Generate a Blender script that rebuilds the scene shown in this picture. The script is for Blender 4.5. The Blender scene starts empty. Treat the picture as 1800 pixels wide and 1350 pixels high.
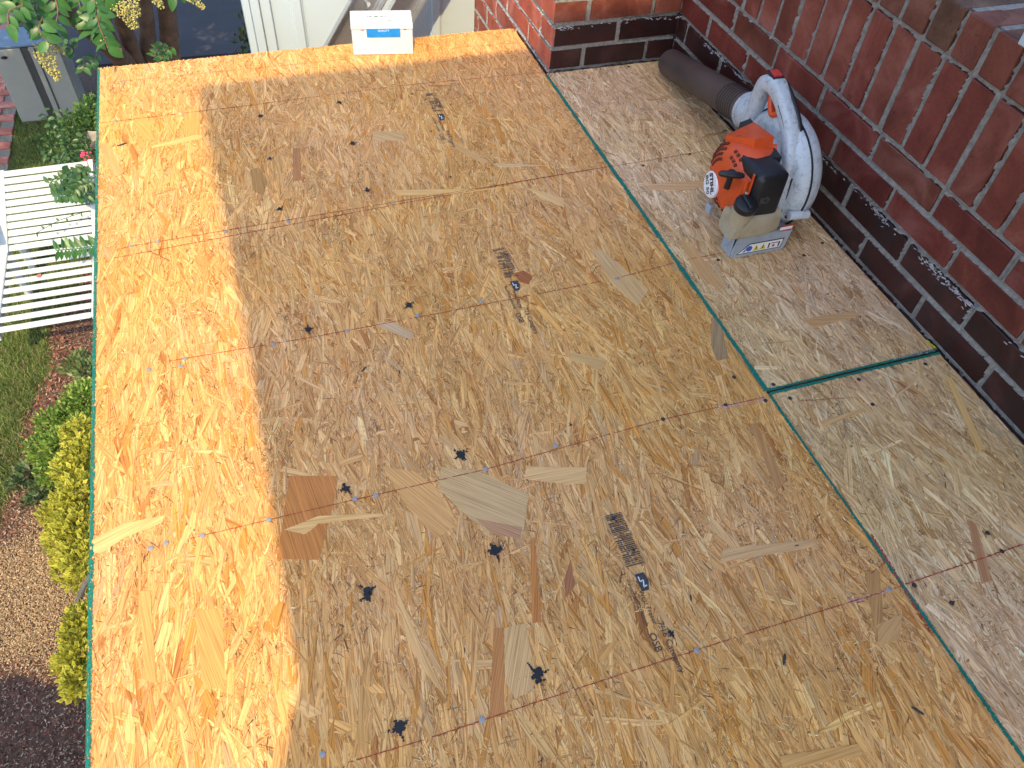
import bpy, bmesh, math, random
import numpy as np
from mathutils import Vector, Matrix

# ------------------------------------------------------------------ camera
SC = bpy.context.scene
C = SC.collection
CAM_H = 1.123
ROT = np.array([[0.9471502, 0.20397936, -0.2475862],
                [-0.31598546, 0.72632152, -0.61041809],
                [0.05531449, 0.65639125, 0.75239008]])
FPX = 1371.57
cd = bpy.data.cameras.new('camera'); cam = bpy.data.objects.new('camera', cd); C.objects.link(cam)
cd.sensor_width = 36; cd.lens = FPX / 1800 * 36; cd.clip_start = 0.05; cd.clip_end = 200
m = Matrix([list(ROT[i]) + [(0, 0, CAM_H)[i]] for i in range(3)] + [[0, 0, 0, 1]])
cam.matrix_world = m
SC.camera = cam

# ------------------------------------------------------------------ light
SUNA = 0.30                         # sideways slope of the sun
SUN = Vector((-SUNA, -1, 1.21))     # towards the sun
elev = math.atan2(1.21, math.hypot(1, SUNA))
w = bpy.data.worlds.new('World'); SC.world = w; w.use_nodes = True
nt = w.node_tree
sky = nt.nodes.new('ShaderNodeTexSky'); sky.sky_type = 'NISHITA'; sky.sun_disc = False
sky.sun_elevation = elev; sky.sun_rotation = math.pi + math.atan(SUNA)
sky.air_density = 1.0; sky.dust_density = 2.0; sky.ozone_density = 1.0
nt.links.new(sky.outputs[0], nt.nodes['Background'].inputs[0])
nt.nodes['Background'].inputs[1].default_value = 0.15
sl = bpy.data.lights.new('sun', 'SUN'); sl.energy = 2.0; sl.angle = math.radians(0.5); sl.color = (1.0, 0.76, 0.40)
so = bpy.data.objects.new('sun', sl); C.objects.link(so)
so.rotation_euler = SUN.to_track_quat('Z', 'Y').to_euler()
SC.view_settings.view_transform = 'Standard'; SC.view_settings.look = 'None'
SC.view_settings.gamma = 1; SC.view_settings.use_curve_mapping = False
SC.view_settings.exposure = 1.48

# ------------------------------------------------------------------ helpers
R = random.Random(7)
def at(px, py, axis, val):
    """point of the place seen at a photo pixel, lying on the world plane axis=val"""
    d = ROT @ np.array([px - 900.0, 675.0 - py, -FPX])
    o = np.array([0, 0, CAM_H]); t = (val - o[axis]) / d[axis]
    return o + t * d
def deck(px, py): return at(px, py, 2, 0.0)[:2]

def empty(name, loc, label, cat, group=None):
    o = bpy.data.objects.new(name, None); C.objects.link(o); o.location = loc
    o.empty_display_size = 0.1
    o['label'] = label; o['category'] = cat
    if group: o['group'] = group
    return o
def tag(o, label=None, cat=None, group=None, kind=None):
    if label: o['label'] = label
    if cat: o['category'] = cat
    if group: o['group'] = group
    if kind: o['kind'] = kind
    return o
bpy.context.view_layer.update()
def par(o, p):
    if p is not None:
        o.parent = p
        wm = Vector((0, 0, 0)); q = p
        while q is not None: wm += q.location; q = q.parent
        o.location = -wm + o.location
    return o
def link(name, me, mat=None, parent=None, loc=(0, 0, 0)):
    """mesh given in world coordinates"""
    o = bpy.data.objects.new(name, me); C.objects.link(o)
    if mat and not me.materials: me.materials.append(mat)
    o.location = loc
    return par(o, parent)
def smooth(me, ang=40):
    me.polygons.foreach_set('use_smooth', [True] * len(me.polygons))
    try: me.set_sharp_from_angle(angle=math.radians(ang))
    except Exception: pass

class MB:
    def __init__(s): s.b = bmesh.new()
    def box(s, lo, hi, bev=0.0, M=None, seg=1):
        lo = Vector(lo); hi = Vector(hi); c = (lo + hi) / 2; d = hi - lo
        T = Matrix.Translation(c) @ Matrix.Diagonal((d.x, d.y, d.z, 1))
        r = bmesh.ops.create_cube(s.b, size=1, matrix=T); vs = r['verts']
        if bev:
            es = list({e for v in vs for e in v.link_edges})
            rr = bmesh.ops.bevel(s.b, geom=es, offset=bev, segments=seg, affect='EDGES', profile=0.6)
            vs = list({v for f in rr['faces'] for v in f.verts} | {v for v in vs if v.is_valid})
        if M is not None: bmesh.ops.transform(s.b, matrix=M, verts=vs)
        return s
    def cyl(s, p0, p1, r0, r1=None, n=16, caps=True):
        p0 = Vector(p0); p1 = Vector(p1); r1 = r0 if r1 is None else r1; d = p1 - p0
        q = d.to_track_quat('Z', 'Y').to_matrix().to_4x4()
        bmesh.ops.create_cone(s.b, cap_ends=caps, segments=n, radius1=r0, radius2=r1, depth=d.length,
                              matrix=Matrix.Translation((p0 + p1) / 2) @ q)
        return s
    def tube(s, pts, rad, n=8, caps=True):
        """round tube through points; rad a number or list"""
        pts = [Vector(p) for p in pts]; rs = rad if isinstance(rad, (list, tuple)) else [rad] * len(pts)
        return s.loft(pts, [[(r * math.cos(2 * math.pi * k / n), r * math.sin(2 * math.pi * k / n)) for k in range(n)] for r in rs], caps=caps)
    def loft(s, pts, secs, up=None, caps=True):
        rings = []
        prev = None
        for i, p in enumerate(pts):
            a = pts[max(0, i - 1)]; b = pts[min(len(pts) - 1, i + 1)]
            t = (b - a).normalized()
            if up is not None: x = up.cross(t).normalized()
            elif prev is None:
                x = t.orthogonal().normalized()
            else: x = (prev - t * prev.dot(t)).normalized()
            prev = x; y = t.cross(x)
            rings.append([s.b.verts.new(p + x * u + y * v) for u, v in secs[i]])
        for a, b in zip(rings, rings[1:]):
            n = len(a)
            for k in range(n): s.b.faces.new((a[k], a[(k + 1) % n], b[(k + 1) % n], b[k]))
        if caps:
            s.b.faces.new(list(reversed(rings[0]))); s.b.faces.new(rings[-1])
        return s
    def lathe(s, c, axis, prof, n=32, sx=1.0, sy=1.0):
        """prof: (along axis, radius) pairs, around c"""
        c = Vector(c); q = Vector(axis).to_track_quat('Z', 'Y').to_matrix()
        rings = []
        for h, r in prof:
            rings.append([s.b.verts.new(c + q @ Vector((r * sx * math.cos(2 * math.pi * k / n), r * sy * math.sin(2 * math.pi * k / n), h))) for k in range(n)])
        for a, b in zip(rings, rings[1:]):
            for k in range(n): s.b.faces.new((a[k], a[(k + 1) % n], b[(k + 1) % n], b[k]))
        s.b.faces.new(list(reversed(rings[0]))); s.b.faces.new(rings[-1])
        return s
    def prism(s, pts, off):
        """closed planar polygon pts extruded by vector off"""
        off = Vector(off)
        a = [s.b.verts.new(Vector(p)) for p in pts]; b = [s.b.verts.new(Vector(p) + off) for p in pts]
        n = len(a)
        s.b.faces.new(list(reversed(a))); s.b.faces.new(b)
        for k in range(n): s.b.faces.new((a[k], a[(k + 1) % n], b[(k + 1) % n], b[k]))
        return s
    def blob(s, c, r, sub=2, sc=(1, 1, 1), rot=None):
        T = Matrix.Translation(c) @ (rot.to_4x4() if rot else Matrix()) @ Matrix.Diagonal((*sc, 1))
        bmesh.ops.create_icosphere(s.b, subdivisions=sub, radius=r, matrix=T); return s
    def build(s, name, mat, parent=None, sm=False, bev=0, loc=(0, 0, 0), seg=2):
        if bev: bmesh.ops.bevel(s.b, geom=[e for e in s.b.edges if len(e.link_faces) == 2 and e.calc_face_angle() > 0.5], offset=bev, segments=seg, affect='EDGES', profile=0.6)
        bmesh.ops.recalc_face_normals(s.b, faces=s.b.faces)
        me = bpy.data.meshes.new(name); s.b.to_mesh(me); s.b.free()
        if sm: smooth(me, sm if sm is not True else 40)
        return link(name, me, mat, parent, loc)

def bigmesh(name, V, F, mat, parent=None, col=None, uv=None, uv2=None, k=4):
    """V (N,3), F (M,k), col (M,4) per face, uv (M*k,2) per corner"""
    me = bpy.data.meshes.new(name)
    V = np.ascontiguousarray(V, dtype=np.float32); F = np.ascontiguousarray(F, dtype=np.int32)
    me.vertices.add(len(V)); me.vertices.foreach_set('co', V.ravel())
    me.loops.add(F.size); me.loops.foreach_set('vertex_index', F.ravel())
    me.polygons.add(len(F)); me.polygons.foreach_set('loop_start', np.arange(0, F.size, F.shape[1], dtype=np.int32))
    if uv is not None:
        l = me.uv_layers.new(name='grain'); l.data.foreach_set('uv', np.asarray(uv, dtype=np.float32).ravel())
    if uv2 is not None:
        l = me.uv_layers.new(name='rim'); l.data.foreach_set('uv', np.asarray(uv2, dtype=np.float32).ravel())
    if col is not None:
        a = me.color_attributes.new('col', 'FLOAT_COLOR', 'CORNER')
        a.data.foreach_set('color', np.repeat(np.asarray(col, dtype=np.float32), F.shape[1], axis=0).ravel())
    me.update(calc_edges=True)
    return link(name, me, mat, parent)

def vnoise(x, y, seed=0):
    rs = np.random.RandomState(seed); T = rs.rand(256, 256)
    xi = np.floor(x).astype(int); yi = np.floor(y).astype(int); fx = x - xi; fy = y - yi
    fx = fx * fx * (3 - 2 * fx); fy = fy * fy * (3 - 2 * fy)
    g = lambda a, b: T[a % 256, b % 256]
    return (g(xi, yi) * (1 - fx) + g(xi + 1, yi) * fx) * (1 - fy) + (g(xi, yi + 1) * (1 - fx) + g(xi + 1, yi + 1) * fx) * fy
def fbm(x, y, seed=0, o=4):
    s = 0; a = .5
    for i in range(o): s = s + a * vnoise(x * 2 ** i, y * 2 ** i, seed + i); a *= .5
    return s

# ------------------------------------------------------------------ materials
def newmat(name):
    m = bpy.data.materials.new(name); m.use_nodes = True
    return m, m.node_tree, m.node_tree.nodes['Principled BSDF']
def N(nt, t, **kw):
    n = nt.nodes.new(t)
    for k, v in kw.items(): setattr(n, k, v)
    return n
def ramp(nt, fac, stops):
    r = N(nt, 'ShaderNodeValToRGB'); e = r.color_ramp.elements
    e[0].position = stops[0][0]; e[0].color = (*stops[0][1], 1)
    e[1].position = stops[-1][0]; e[1].color = (*stops[-1][1], 1)
    for p, c in stops[1:-1]:
        q = e.new(p); q.color = (*c, 1)
    nt.links.new(fac, r.inputs[0]); return r.outputs[0]
def mixc(nt, a, b, f, mode='MIX'):
    m = N(nt, 'ShaderNodeMix', data_type='RGBA', blend_type=mode)
    for v, s in ((f, m.inputs[0]), (a, m.inputs[6]), (b, m.inputs[7])):
        if isinstance(v, (tuple, list)): s.default_value = (*v, 1)
        elif isinstance(v, (int, float)): s.default_value = v
        else: nt.links.new(v, s)
    return m.outputs[2]
def noise(nt, scale, detail=4, rough=.6, vec=None, dist=0):
    n = N(nt, 'ShaderNodeTexNoise'); n.inputs['Scale'].default_value = scale; n.inputs['Detail'].default_value = detail
    n.inputs['Roughness'].default_value = rough; n.inputs['Distortion'].default_value = dist
    if vec is not None: nt.links.new(vec, n.inputs['Vector'])
    return n.outputs['Fac']
def mapped(nt, vec, scale):
    m = N(nt, 'ShaderNodeMapping'); m.inputs['Scale'].default_value = scale; nt.links.new(vec, m.inputs[0]); return m.outputs[0]
def geopos(nt): return N(nt, 'ShaderNodeNewGeometry').outputs['Position']
def bump(nt, b, h, strength, dist):
    n = N(nt, 'ShaderNodeBump'); n.inputs['Strength'].default_value = strength; n.inputs['Distance'].default_value = dist
    nt.links.new(h, n.inputs['Height']); nt.links.new(n.outputs[0], b.inputs['Normal'])
def simple(name, col, rough=.5, metal=0, var=.15, scale=30, dirt=None, dirtscale=12, dirtamt=.5, bmp=0, spec=None):
    m, nt, b = newmat(name)
    pos = geopos(nt); n = noise(nt, scale, 4, .6, pos)
    c = ramp(nt, n, [(.3, tuple(x * (1 - var) for x in col)), (.7, tuple(min(1, x * (1 + var)) for x in col))])
    if dirt:
        d = ramp(nt, noise(nt, dirtscale, 8, .75, pos, .6), [(.5, (0, 0, 0)), (.5 + .28, (dirtamt,) * 3)])
        c = mixc(nt, c, dirt, d)
    nt.links.new(c, b.inputs['Base Color']); b.inputs['Roughness'].default_value = rough; b.inputs['Metallic'].default_value = metal
    if spec is not None: b.inputs['Specular IOR Level'].default_value = spec
    if bmp: bump(nt, b, n, bmp, .002)
    return m

def osb_mat(name, s1=300, lo=(.46, .35, .26), mid=(.92, .90, .87), s3=(7, 85, 1)):
    m, nt, b = newmat(name)
    col = N(nt, 'ShaderNodeVertexColor', layer_name='col')
    uv = N(nt, 'ShaderNodeUVMap', uv_map='grain').outputs[0]
    rim = N(nt, 'ShaderNodeUVMap', uv_map='rim').outputs[0]
    g1 = noise(nt, 1.0, 3, .65, mapped(nt, uv, (8, s1, 1)), .2)
    g2 = noise(nt, 1.0, 2, .5, mapped(nt, uv, (5, 1300, 1)))
    g3 = noise(nt, 1.0, 3, .6, mapped(nt, uv, s3))
    k1 = ramp(nt, g1, [(.34, lo), (.48, mid), (.66, (1.18, 1.18, 1.17))])
    c = mixc(nt, col.outputs[0], k1, .95, 'MULTIPLY')
    k2 = ramp(nt, g2, [(.35, (.78, .74, .70)), (.6, (1.06, 1.06, 1.05))])
    c = mixc(nt, c, k2, .8, 'MULTIPLY')
    k3 = ramp(nt, g3, [(.3, (.84, .82, .82)), (.7, (1.10, 1.09, 1.07))])
    c = mixc(nt, c, k3, .8, 'MULTIPLY')
    # gap shadows painted as dark strand rims: |2t-1| beyond 1-0.35mm/width
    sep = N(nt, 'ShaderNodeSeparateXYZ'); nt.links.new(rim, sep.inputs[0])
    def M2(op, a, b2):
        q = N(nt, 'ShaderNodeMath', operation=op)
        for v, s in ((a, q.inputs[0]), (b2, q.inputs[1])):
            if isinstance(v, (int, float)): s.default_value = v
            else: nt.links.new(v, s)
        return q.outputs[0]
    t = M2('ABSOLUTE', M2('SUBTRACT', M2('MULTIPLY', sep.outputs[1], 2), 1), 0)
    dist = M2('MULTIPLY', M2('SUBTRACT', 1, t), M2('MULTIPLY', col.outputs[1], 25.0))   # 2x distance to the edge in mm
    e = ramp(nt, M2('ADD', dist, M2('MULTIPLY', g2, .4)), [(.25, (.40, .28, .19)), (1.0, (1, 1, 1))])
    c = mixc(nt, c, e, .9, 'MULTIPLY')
    # weather: soft dust and dirt over the sheet
    d = noise(nt, 3.0, 5, .6, geopos(nt))
    dd = ramp(nt, d, [(.35, (.88, .87, .87)), (.65, (1.05, 1.05, 1.05))])
    c = mixc(nt, c, dd, .7, 'MULTIPLY')
    d2 = noise(nt, 1.6, 3, .5, geopos(nt))
    c = mixc(nt, c, ramp(nt, d2, [(.40, (1.02, .99, .88)), (.60, (1.0, .99, 1.18))]), .9, 'MULTIPLY')
    nt.links.new(c, b.inputs['Base Color']); b.inputs['Roughness'].default_value = .62
    b.inputs['Specular IOR Level'].default_value = .35
    bump(nt, b, g1, .5, .0006)
    return m
def vcol_mat(name, rough=.7, trans=0, spec=.3, nscale=60, var=.3):
    m, nt, b = newmat(name)
    col = N(nt, 'ShaderNodeVertexColor', layer_name='col')
    n = noise(nt, nscale, 3, .6, geopos(nt))
    k = ramp(nt, n, [(.3, (1 - var,) * 3), (.7, (1 + var,) * 3)])
    c = mixc(nt, col.outputs[0], k, 1.0, 'MULTIPLY')
    nt.links.new(c, b.inputs['Base Color']); b.inputs['Roughness'].default_value = rough
    b.inputs['Specular IOR Level'].default_value = spec
    if trans:
        tr = N(nt, 'ShaderNodeBsdfTranslucent'); nt.links.new(c, tr.inputs[0])
        mx = N(nt, 'ShaderNodeMixShader'); mx.inputs[0].default_value = trans
        out = [x for x in nt.nodes if x.type == 'OUTPUT_MATERIAL'][0]
        nt.links.new(b.outputs[0], mx.inputs[1]); nt.links.new(tr.outputs[0], mx.inputs[2]); nt.links.new(mx.outputs[0], out.inputs[0])
    return m
def leaf_mat(name, dark, light, trans=.3, rough=.4):
    m, nt, b = newmat(name)
    oi = N(nt, 'ShaderNodeObjectInfo').outputs['Random']
    n = noise(nt, 40, 2, .5, geopos(nt))
    ad = N(nt, 'ShaderNodeMath', operation='ADD'); nt.links.new(oi, ad.inputs[0]); nt.links.new(n, ad.inputs[1])
    hf = N(nt, 'ShaderNodeMath', operation='MULTIPLY'); nt.links.new(ad.outputs[0], hf.inputs[0]); hf.inputs[1].default_value = .5
    c = ramp(nt, hf.outputs[0], [(.15, dark), (.85, light)])
    nt.links.new(c, b.inputs['Base Color']); b.inputs['Roughness'].default_value = rough
    tr = N(nt, 'ShaderNodeBsdfTranslucent'); nt.links.new(c, tr.inputs[0])
    mx = N(nt, 'ShaderNodeMixShader'); mx.inputs[0].default_value = trans
    out = [x for x in nt.nodes if x.type == 'OUTPUT_MATERIAL'][0]
    nt.links.new(b.outputs[0], mx.inputs[1]); nt.links.new(tr.outputs[0], mx.inputs[2]); nt.links.new(mx.outputs[0], out.inputs[0])
    return m
def brick_mat(name, a, b_, c_, haze=(.5, .38, .34), hazeamt=.35, stain=(.02, .015, .015), stainamt=.0, rough=.6):
    m, nt, b = newmat(name)
    oi = N(nt, 'ShaderNodeObjectInfo').outputs['Random']
    base = ramp(nt, oi, [(0, a), (.5, b_), (1, c_)])
    pos = geopos(nt)
    add = N(nt, 'ShaderNodeVectorMath', operation='ADD'); nt.links.new(pos, add.inputs[0])
    cx = N(nt, 'ShaderNodeCombineXYZ'); mu = N(nt, 'ShaderNodeMath', operation='MULTIPLY'); nt.links.new(oi, mu.inputs[0]); mu.inputs[1].default_value = 37
    nt.links.new(mu.outputs[0], cx.inputs[0]); nt.links.new(cx.outputs[0], add.inputs[1]); p2 = add.outputs[0]
    n1 = noise(nt, 9, 5, .55, p2, .8); n2 = noise(nt, 150, 4, .65, p2); n3 = noise(nt, 22, 6, .7, p2, .5)
    c = mixc(nt, base, ramp(nt, n1, [(.3, (.62, .56, .56)), (.5, (1, 1, 1)), (.7, (1.32, 1.28, 1.22))]), 1, 'MULTIPLY')
    c = mixc(nt, c, ramp(nt, n2, [(.25, (.8, .8, .8)), (.6, (1.06, 1.06, 1.06))]), 1, 'MULTIPLY')
    hz = ramp(nt, n1, [(.50, (0, 0, 0)), (.72, (hazeamt,) * 3)])
    c = mixc(nt, c, haze, hz)
    c = mixc(nt, c, ramp(nt, n3, [(.30, (.45, .42, .42)), (.40, (1, 1, 1))]), .7, 'MULTIPLY')
    if stainamt:
        st = ramp(nt, n3, [(.42, (stainamt,) * 3), (.62, (0, 0, 0))]); c = mixc(nt, c, stain, st)
    nt.links.new(c, b.inputs['Base Color']); b.inputs['Roughness'].default_value = rough
    b.inputs['Specular IOR Level'].default_value = .35
    bump(nt, b, n2, .35, .0015)
    return m

M = {}
M['osb'] = osb_mat('osb_strand_wood')
M['flake'] = osb_mat('osb_flake_wood', 520, (.72, .64, .56), (.97, .96, .95), (4, 130, 1))
M['core'] = simple('osb_core', (.30, .19, .10), .8, var=.4, scale=300)
M['teal'] = simple('teal_edge_paint', (.002, .165, .118), .6, var=.35, scale=300)
M['tealdark'] = simple('teal_groove_paint', (.002, .06, .05), .8, var=.3, scale=200)
M['chalk'] = simple('red_chalk', (.34, .05, .03), .9, var=.4, scale=400)
M['pink'] = simple('pink_chalk_dust', (.60, .36, .34), .95, var=.3, scale=300)
M['ink'] = simple('black_ink', (.012, .013, .016), .7, var=.3, scale=200)
M['stamp'] = simple('grey_stamp_ink', (.045, .045, .048), .8, var=.5, scale=500)
M['nail'] = simple('zinc_nail', (.36, .35, .33), .5, metal=.4, var=.2, scale=600)
M['rust'] = simple('dark_nail', (.05, .045, .042), .6, metal=.3, var=.3, scale=600)
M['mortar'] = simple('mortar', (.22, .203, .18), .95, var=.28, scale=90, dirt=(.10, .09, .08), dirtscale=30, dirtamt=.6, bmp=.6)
M['brickmid'] = brick_mat('sunlit_band_brick', (.17, .040, .022), (.21, .055, .030), (.16, .042, .025), hazeamt=.15)  # lighter brick copy, the sunlit band of the pilaster front in its colour
M['mortarlit'] = simple('sunlit_mortar', (.52, .50, .45), .95, var=.25, scale=90, dirt=(.25, .22, .2), dirtscale=30, dirtamt=.6, bmp=.6)  # lighter mortar copy, sunlight put into the colour of the pilaster side
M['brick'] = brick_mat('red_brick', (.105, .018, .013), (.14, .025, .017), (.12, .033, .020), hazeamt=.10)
M['brickdark'] = brick_mat('dark_lower_brick', (.030, .0065, .006), (.050, .0105, .009), (.042, .012, .010), hazeamt=.05, stainamt=.6, rough=.45)  # darker, blotchy tone for the lower courses
M['soldier'] = brick_mat('soldier_brick', (.155, .032, .022), (.185, .046, .030), (.15, .040, .027), hazeamt=.36, haze=(.27, .15, .125))
M['rowlock'] = brick_mat('rowlock_brick', (.135, .055, .036), (.16, .046, .029), (.115, .062, .037), hazeamt=.2, haze=(.25, .17, .13), rough=.9)
M['brickside'] = brick_mat('sunlit_red_brick', (.38, .080, .050), (.46, .11, .065), (.34, .080, .050), hazeamt=.25)  # brighter brick copy with the grazing sunlight painted in
M['paver'] = brick_mat('paver_brick', (.34, .10, .07), (.42, .15, .10), (.30, .08, .06), hazeamt=.4)
M['residue'] = simple('white_sealant_residue', (.34, .33, .35), .8, var=.35, scale=200, dirt=(.05, .05, .06), dirtscale=60, dirtamt=.9)
M['tar'] = simple('black_roofing_cement', (.012, .012, .014), .55, var=.3, scale=80, bmp=.8)
M['whitewall'] = simple('white_siding_paint', (.42, .505, .56), .5, var=.03, scale=4)
M['concrete'] = simple('shaded_driveway', (.036, .037, .045), .85, var=.18, scale=3, dirt=(.02, .021, .026), dirtscale=1.5, dirtamt=.5)  # dark colour carries the tree shade on the concrete
M['cabinet'] = simple('grey_green_cabinet', (.27, .285, .265), .5, var=.05, scale=3, dirt=(.2, .2, .18), dirtscale=8, dirtamt=.3)
M['cabdark'] = simple('cabinet_gap', (.05, .05, .05), .7)
M['white'] = simple('white_garden_paint', (.50, .56, .58), .45, var=.04, scale=20, dirt=(.4, .36, .28), dirtscale=9, dirtamt=.3)
M['alu'] = simple('aluminium', (.62, .64, .66), .32, metal=.9, var=.08, scale=60, dirt=(.35, .33, .3), dirtscale=20, dirtamt=.3)
M['card'] = simple('white_carton', (.52, .58, .64), .6, var=.04, scale=15, dirt=(.50, .42, .35), dirtscale=22, dirtamt=.45)
M['blue'] = simple('blue_label', (.01, .22, .62), .4, var=.1, scale=40)
M['bark'] = simple('smooth_brown_bark', (.12, .075, .05), .8, var=.35, scale=14, dirt=(.26, .18, .12), dirtscale=7, dirtamt=.6, bmp=.5)
M['leaf'] = leaf_mat('crape_leaf', (.022, .085, .022), (.075, .21, .05), .25)
M['leaf2'] = leaf_mat('rose_leaf', (.020, .065, .020), (.07, .16, .045), .2)
M['foliage'] = vcol_mat('mixed_foliage', .5, .3)
M['seed'] = simple('green_seed_pod', (.40, .37, .12), .6, var=.35, scale=120)
M['pinkf'] = simple('pink_petal', (.75, .05, .16), .5, var=.2, scale=80)
M['ground'] = simple('soil', (.10, .065, .048), .95, var=.4, scale=40, bmp=.7)
M['chips'] = vcol_mat('bark_chips', .85, 0, .2)
M['grassm'] = vcol_mat('grass_blades', .6, .25, .2, 3, .25)
# blower
M['orange'] = simple('orange_plastic', (.60, .072, .012), .38, var=.08, scale=20, dirt=(.20, .045, .02), dirtscale=35, dirtamt=.55)
M['wplastic'] = simple('scuffed_white_plastic', (.43, .475, .52), .42, var=.08, scale=14, dirt=(.13, .125, .12), dirtscale=75, dirtamt=1.1)
M['gplastic'] = simple('grey_plastic_foot', (.30, .345, .39), .5, var=.08, scale=20, dirt=(.12, .12, .12), dirtscale=30, dirtamt=.6)
M['black'] = simple('black_plastic', (.008, .009, .012), .42, var=.3, scale=20, dirt=(.03, .028, .025), dirtscale=25, dirtamt=.4)
M['tank'] = simple('beige_fuel_tank', (.36, .31, .215), .35, var=.1, scale=14, dirt=(.10, .065, .03), dirtscale=16, dirtamt=.45)
M['pipe'] = simple('dusty_brown_black_tube', (.060, .045, .040), .5, var=.3, scale=9, dirt=(.15, .085, .06), dirtscale=5, dirtamt=.55)
M['redplug'] = simple('red_switch', (.45, .03, .02), .5)
M['decal'] = simple('white_decal', (.72, .72, .74), .5, var=.05)
M['yellow'] = simple('yellow_warning', (.62, .50, .03), .5)
M['dblue'] = simple('blue_warning', (.03, .09, .38), .5)
M['darkgap'] = simple('dark_void', (.012, .011, .011), .9)

# ------------------------------------------------------------------ unseen slabs added behind, outline shaped to shade the deck like a house
hb = empty('shade_slabs', (0, -1.0, -2.4), 'unseen thin slabs added behind the deck to cast a house-like shadow', 'shade slab')
t0 = -0.8
def occ(x, y, z):               # a shadow-edge point carried back towards the sun onto the slab plane
    t = y - t0; return (x - SUNA * t, t0, z + 1.21 * t)
edge = [occ(-.123, 2.18, 0), occ(-.096, 1.22, 0), occ(-.098, .75, 0), occ(-.099, .46, 0), occ(-.120, .40, 0), occ(-.145, .33, 0)]
prof = [(edge[-1][0], t0, .86), (1.9, t0, .86), (1.9, t0, 4.3), (.36, t0, 4.3), (.33, t0, occ(0, 2.195, 0)[2])] + edge  # added slab, left open below so more light reaches the shade
MB().prism(prof, (0, -.06, 0)).build('deck_shade_slab', M['whitewall'], hb)
prof = [(-1.55, t0, .50), (-1.75, t0, .50), (-2.25, t0, .80), (-4.5, t0, .85), (-4.5, t0, -2.4), (-.46, t0, -2.4), (-.46, t0, .50)]  # lower added slab, cut to shade the near ground
MB().prism(prof, (0, -.06, 0)).build('ground_shade_slab', M['whitewall'], hb)
MB().box((1.62, t0 - .05, -2.4), (1.75, t0 - .01, .859)).build('slab_post', M['whitewall'], hb)

# ------------------------------------------------------------------ ground
ZG = -2.4
def sheet(name, pts, z, mat, th=.1):
    o = MB().prism([(x, y, z) for x, y in pts], (0, 0, -th)).build(name, mat); o['kind'] = 'structure'; return o
sheet('ground', [(-60, -40), (60, -40), (60, 80), (-60, 80)], ZG, M['ground'], .5)
sheet('driveway', [(-1.62, 7.35), (8, 7.2), (8, 30), (-1.9, 30), (-1.9, 8.0), (-1.62, 7.9)], ZG + .02, M['concrete'], .06)
sheet('driveway_strip', [(-8, 7.62), (-1.905, 7.62), (-1.905, 8.12), (-8, 8.12)], ZG + .024, M['concrete'], .06)
# brick paving beyond and left of the driveway
pv = empty('brick_paving', (-2.6, 8.2, ZG), 'sunlit red brick paving at the far left beyond the driveway strip', 'paving')
pv['kind'] = 'structure'; del pv['category']
MB().box((-6, 8.13, ZG - .05), (-1.91, 14, ZG + .008)).build('bedding', M['mortar'], pv)
pm = bpy.data.meshes.new('paver'); 
def brickmesh(name, dx, dy, dz, bev, mat, rnd=.0012, seed=0):
    b = bmesh.new(); bmesh.ops.create_cube(b, size=1, matrix=Matrix.Diagonal((dx, dy, dz, 1)))
    bmesh.ops.bevel(b, geom=list(b.edges), offset=bev, segments=1, affect='EDGES')
    rr = random.Random(seed)
    for v in b.verts: v.co += Vector((rr.uniform(-rnd, rnd), rr.uniform(-rnd, rnd), rr.uniform(-rnd, rnd)))
    me = bpy.data.meshes.new(name); b.to_mesh(me); b.free(); me.materials.append(mat); return me
pvm = [brickmesh('paver', .19, .092, .06, .004, M['paver'], .002, i) for i in range(3)]
for i in range(7):
    for j in range(16):
        x = -2.02 - i * .2 - (j % 2) * .1; y = 8.2 + j * .102
        link('paver', R.choice(pvm), None, pv, (x, y, ZG + .003 + R.uniform(-.002, .002)))
# shaded brick edging at the far left
pe = empty('brick_edging', (-1.9, 6.3, ZG), 'shaded brick edging strip left of the grey cabinet', 'edging')
pe['kind'] = 'structure'; del pe['category']
MB().box((-2.7, 5.70, ZG - .05), (-1.775, 7.6, ZG + .030)).build('bedding', M['mortar'], pe)
for i in range(4):
    for j in range(18):
        link('paver', R.choice(pvm), None, pe, (-1.87 - i * .2 - .1 * (j % 2), 5.75 + j * .102, ZG + .012 + R.uniform(-.003, .003)))

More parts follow.
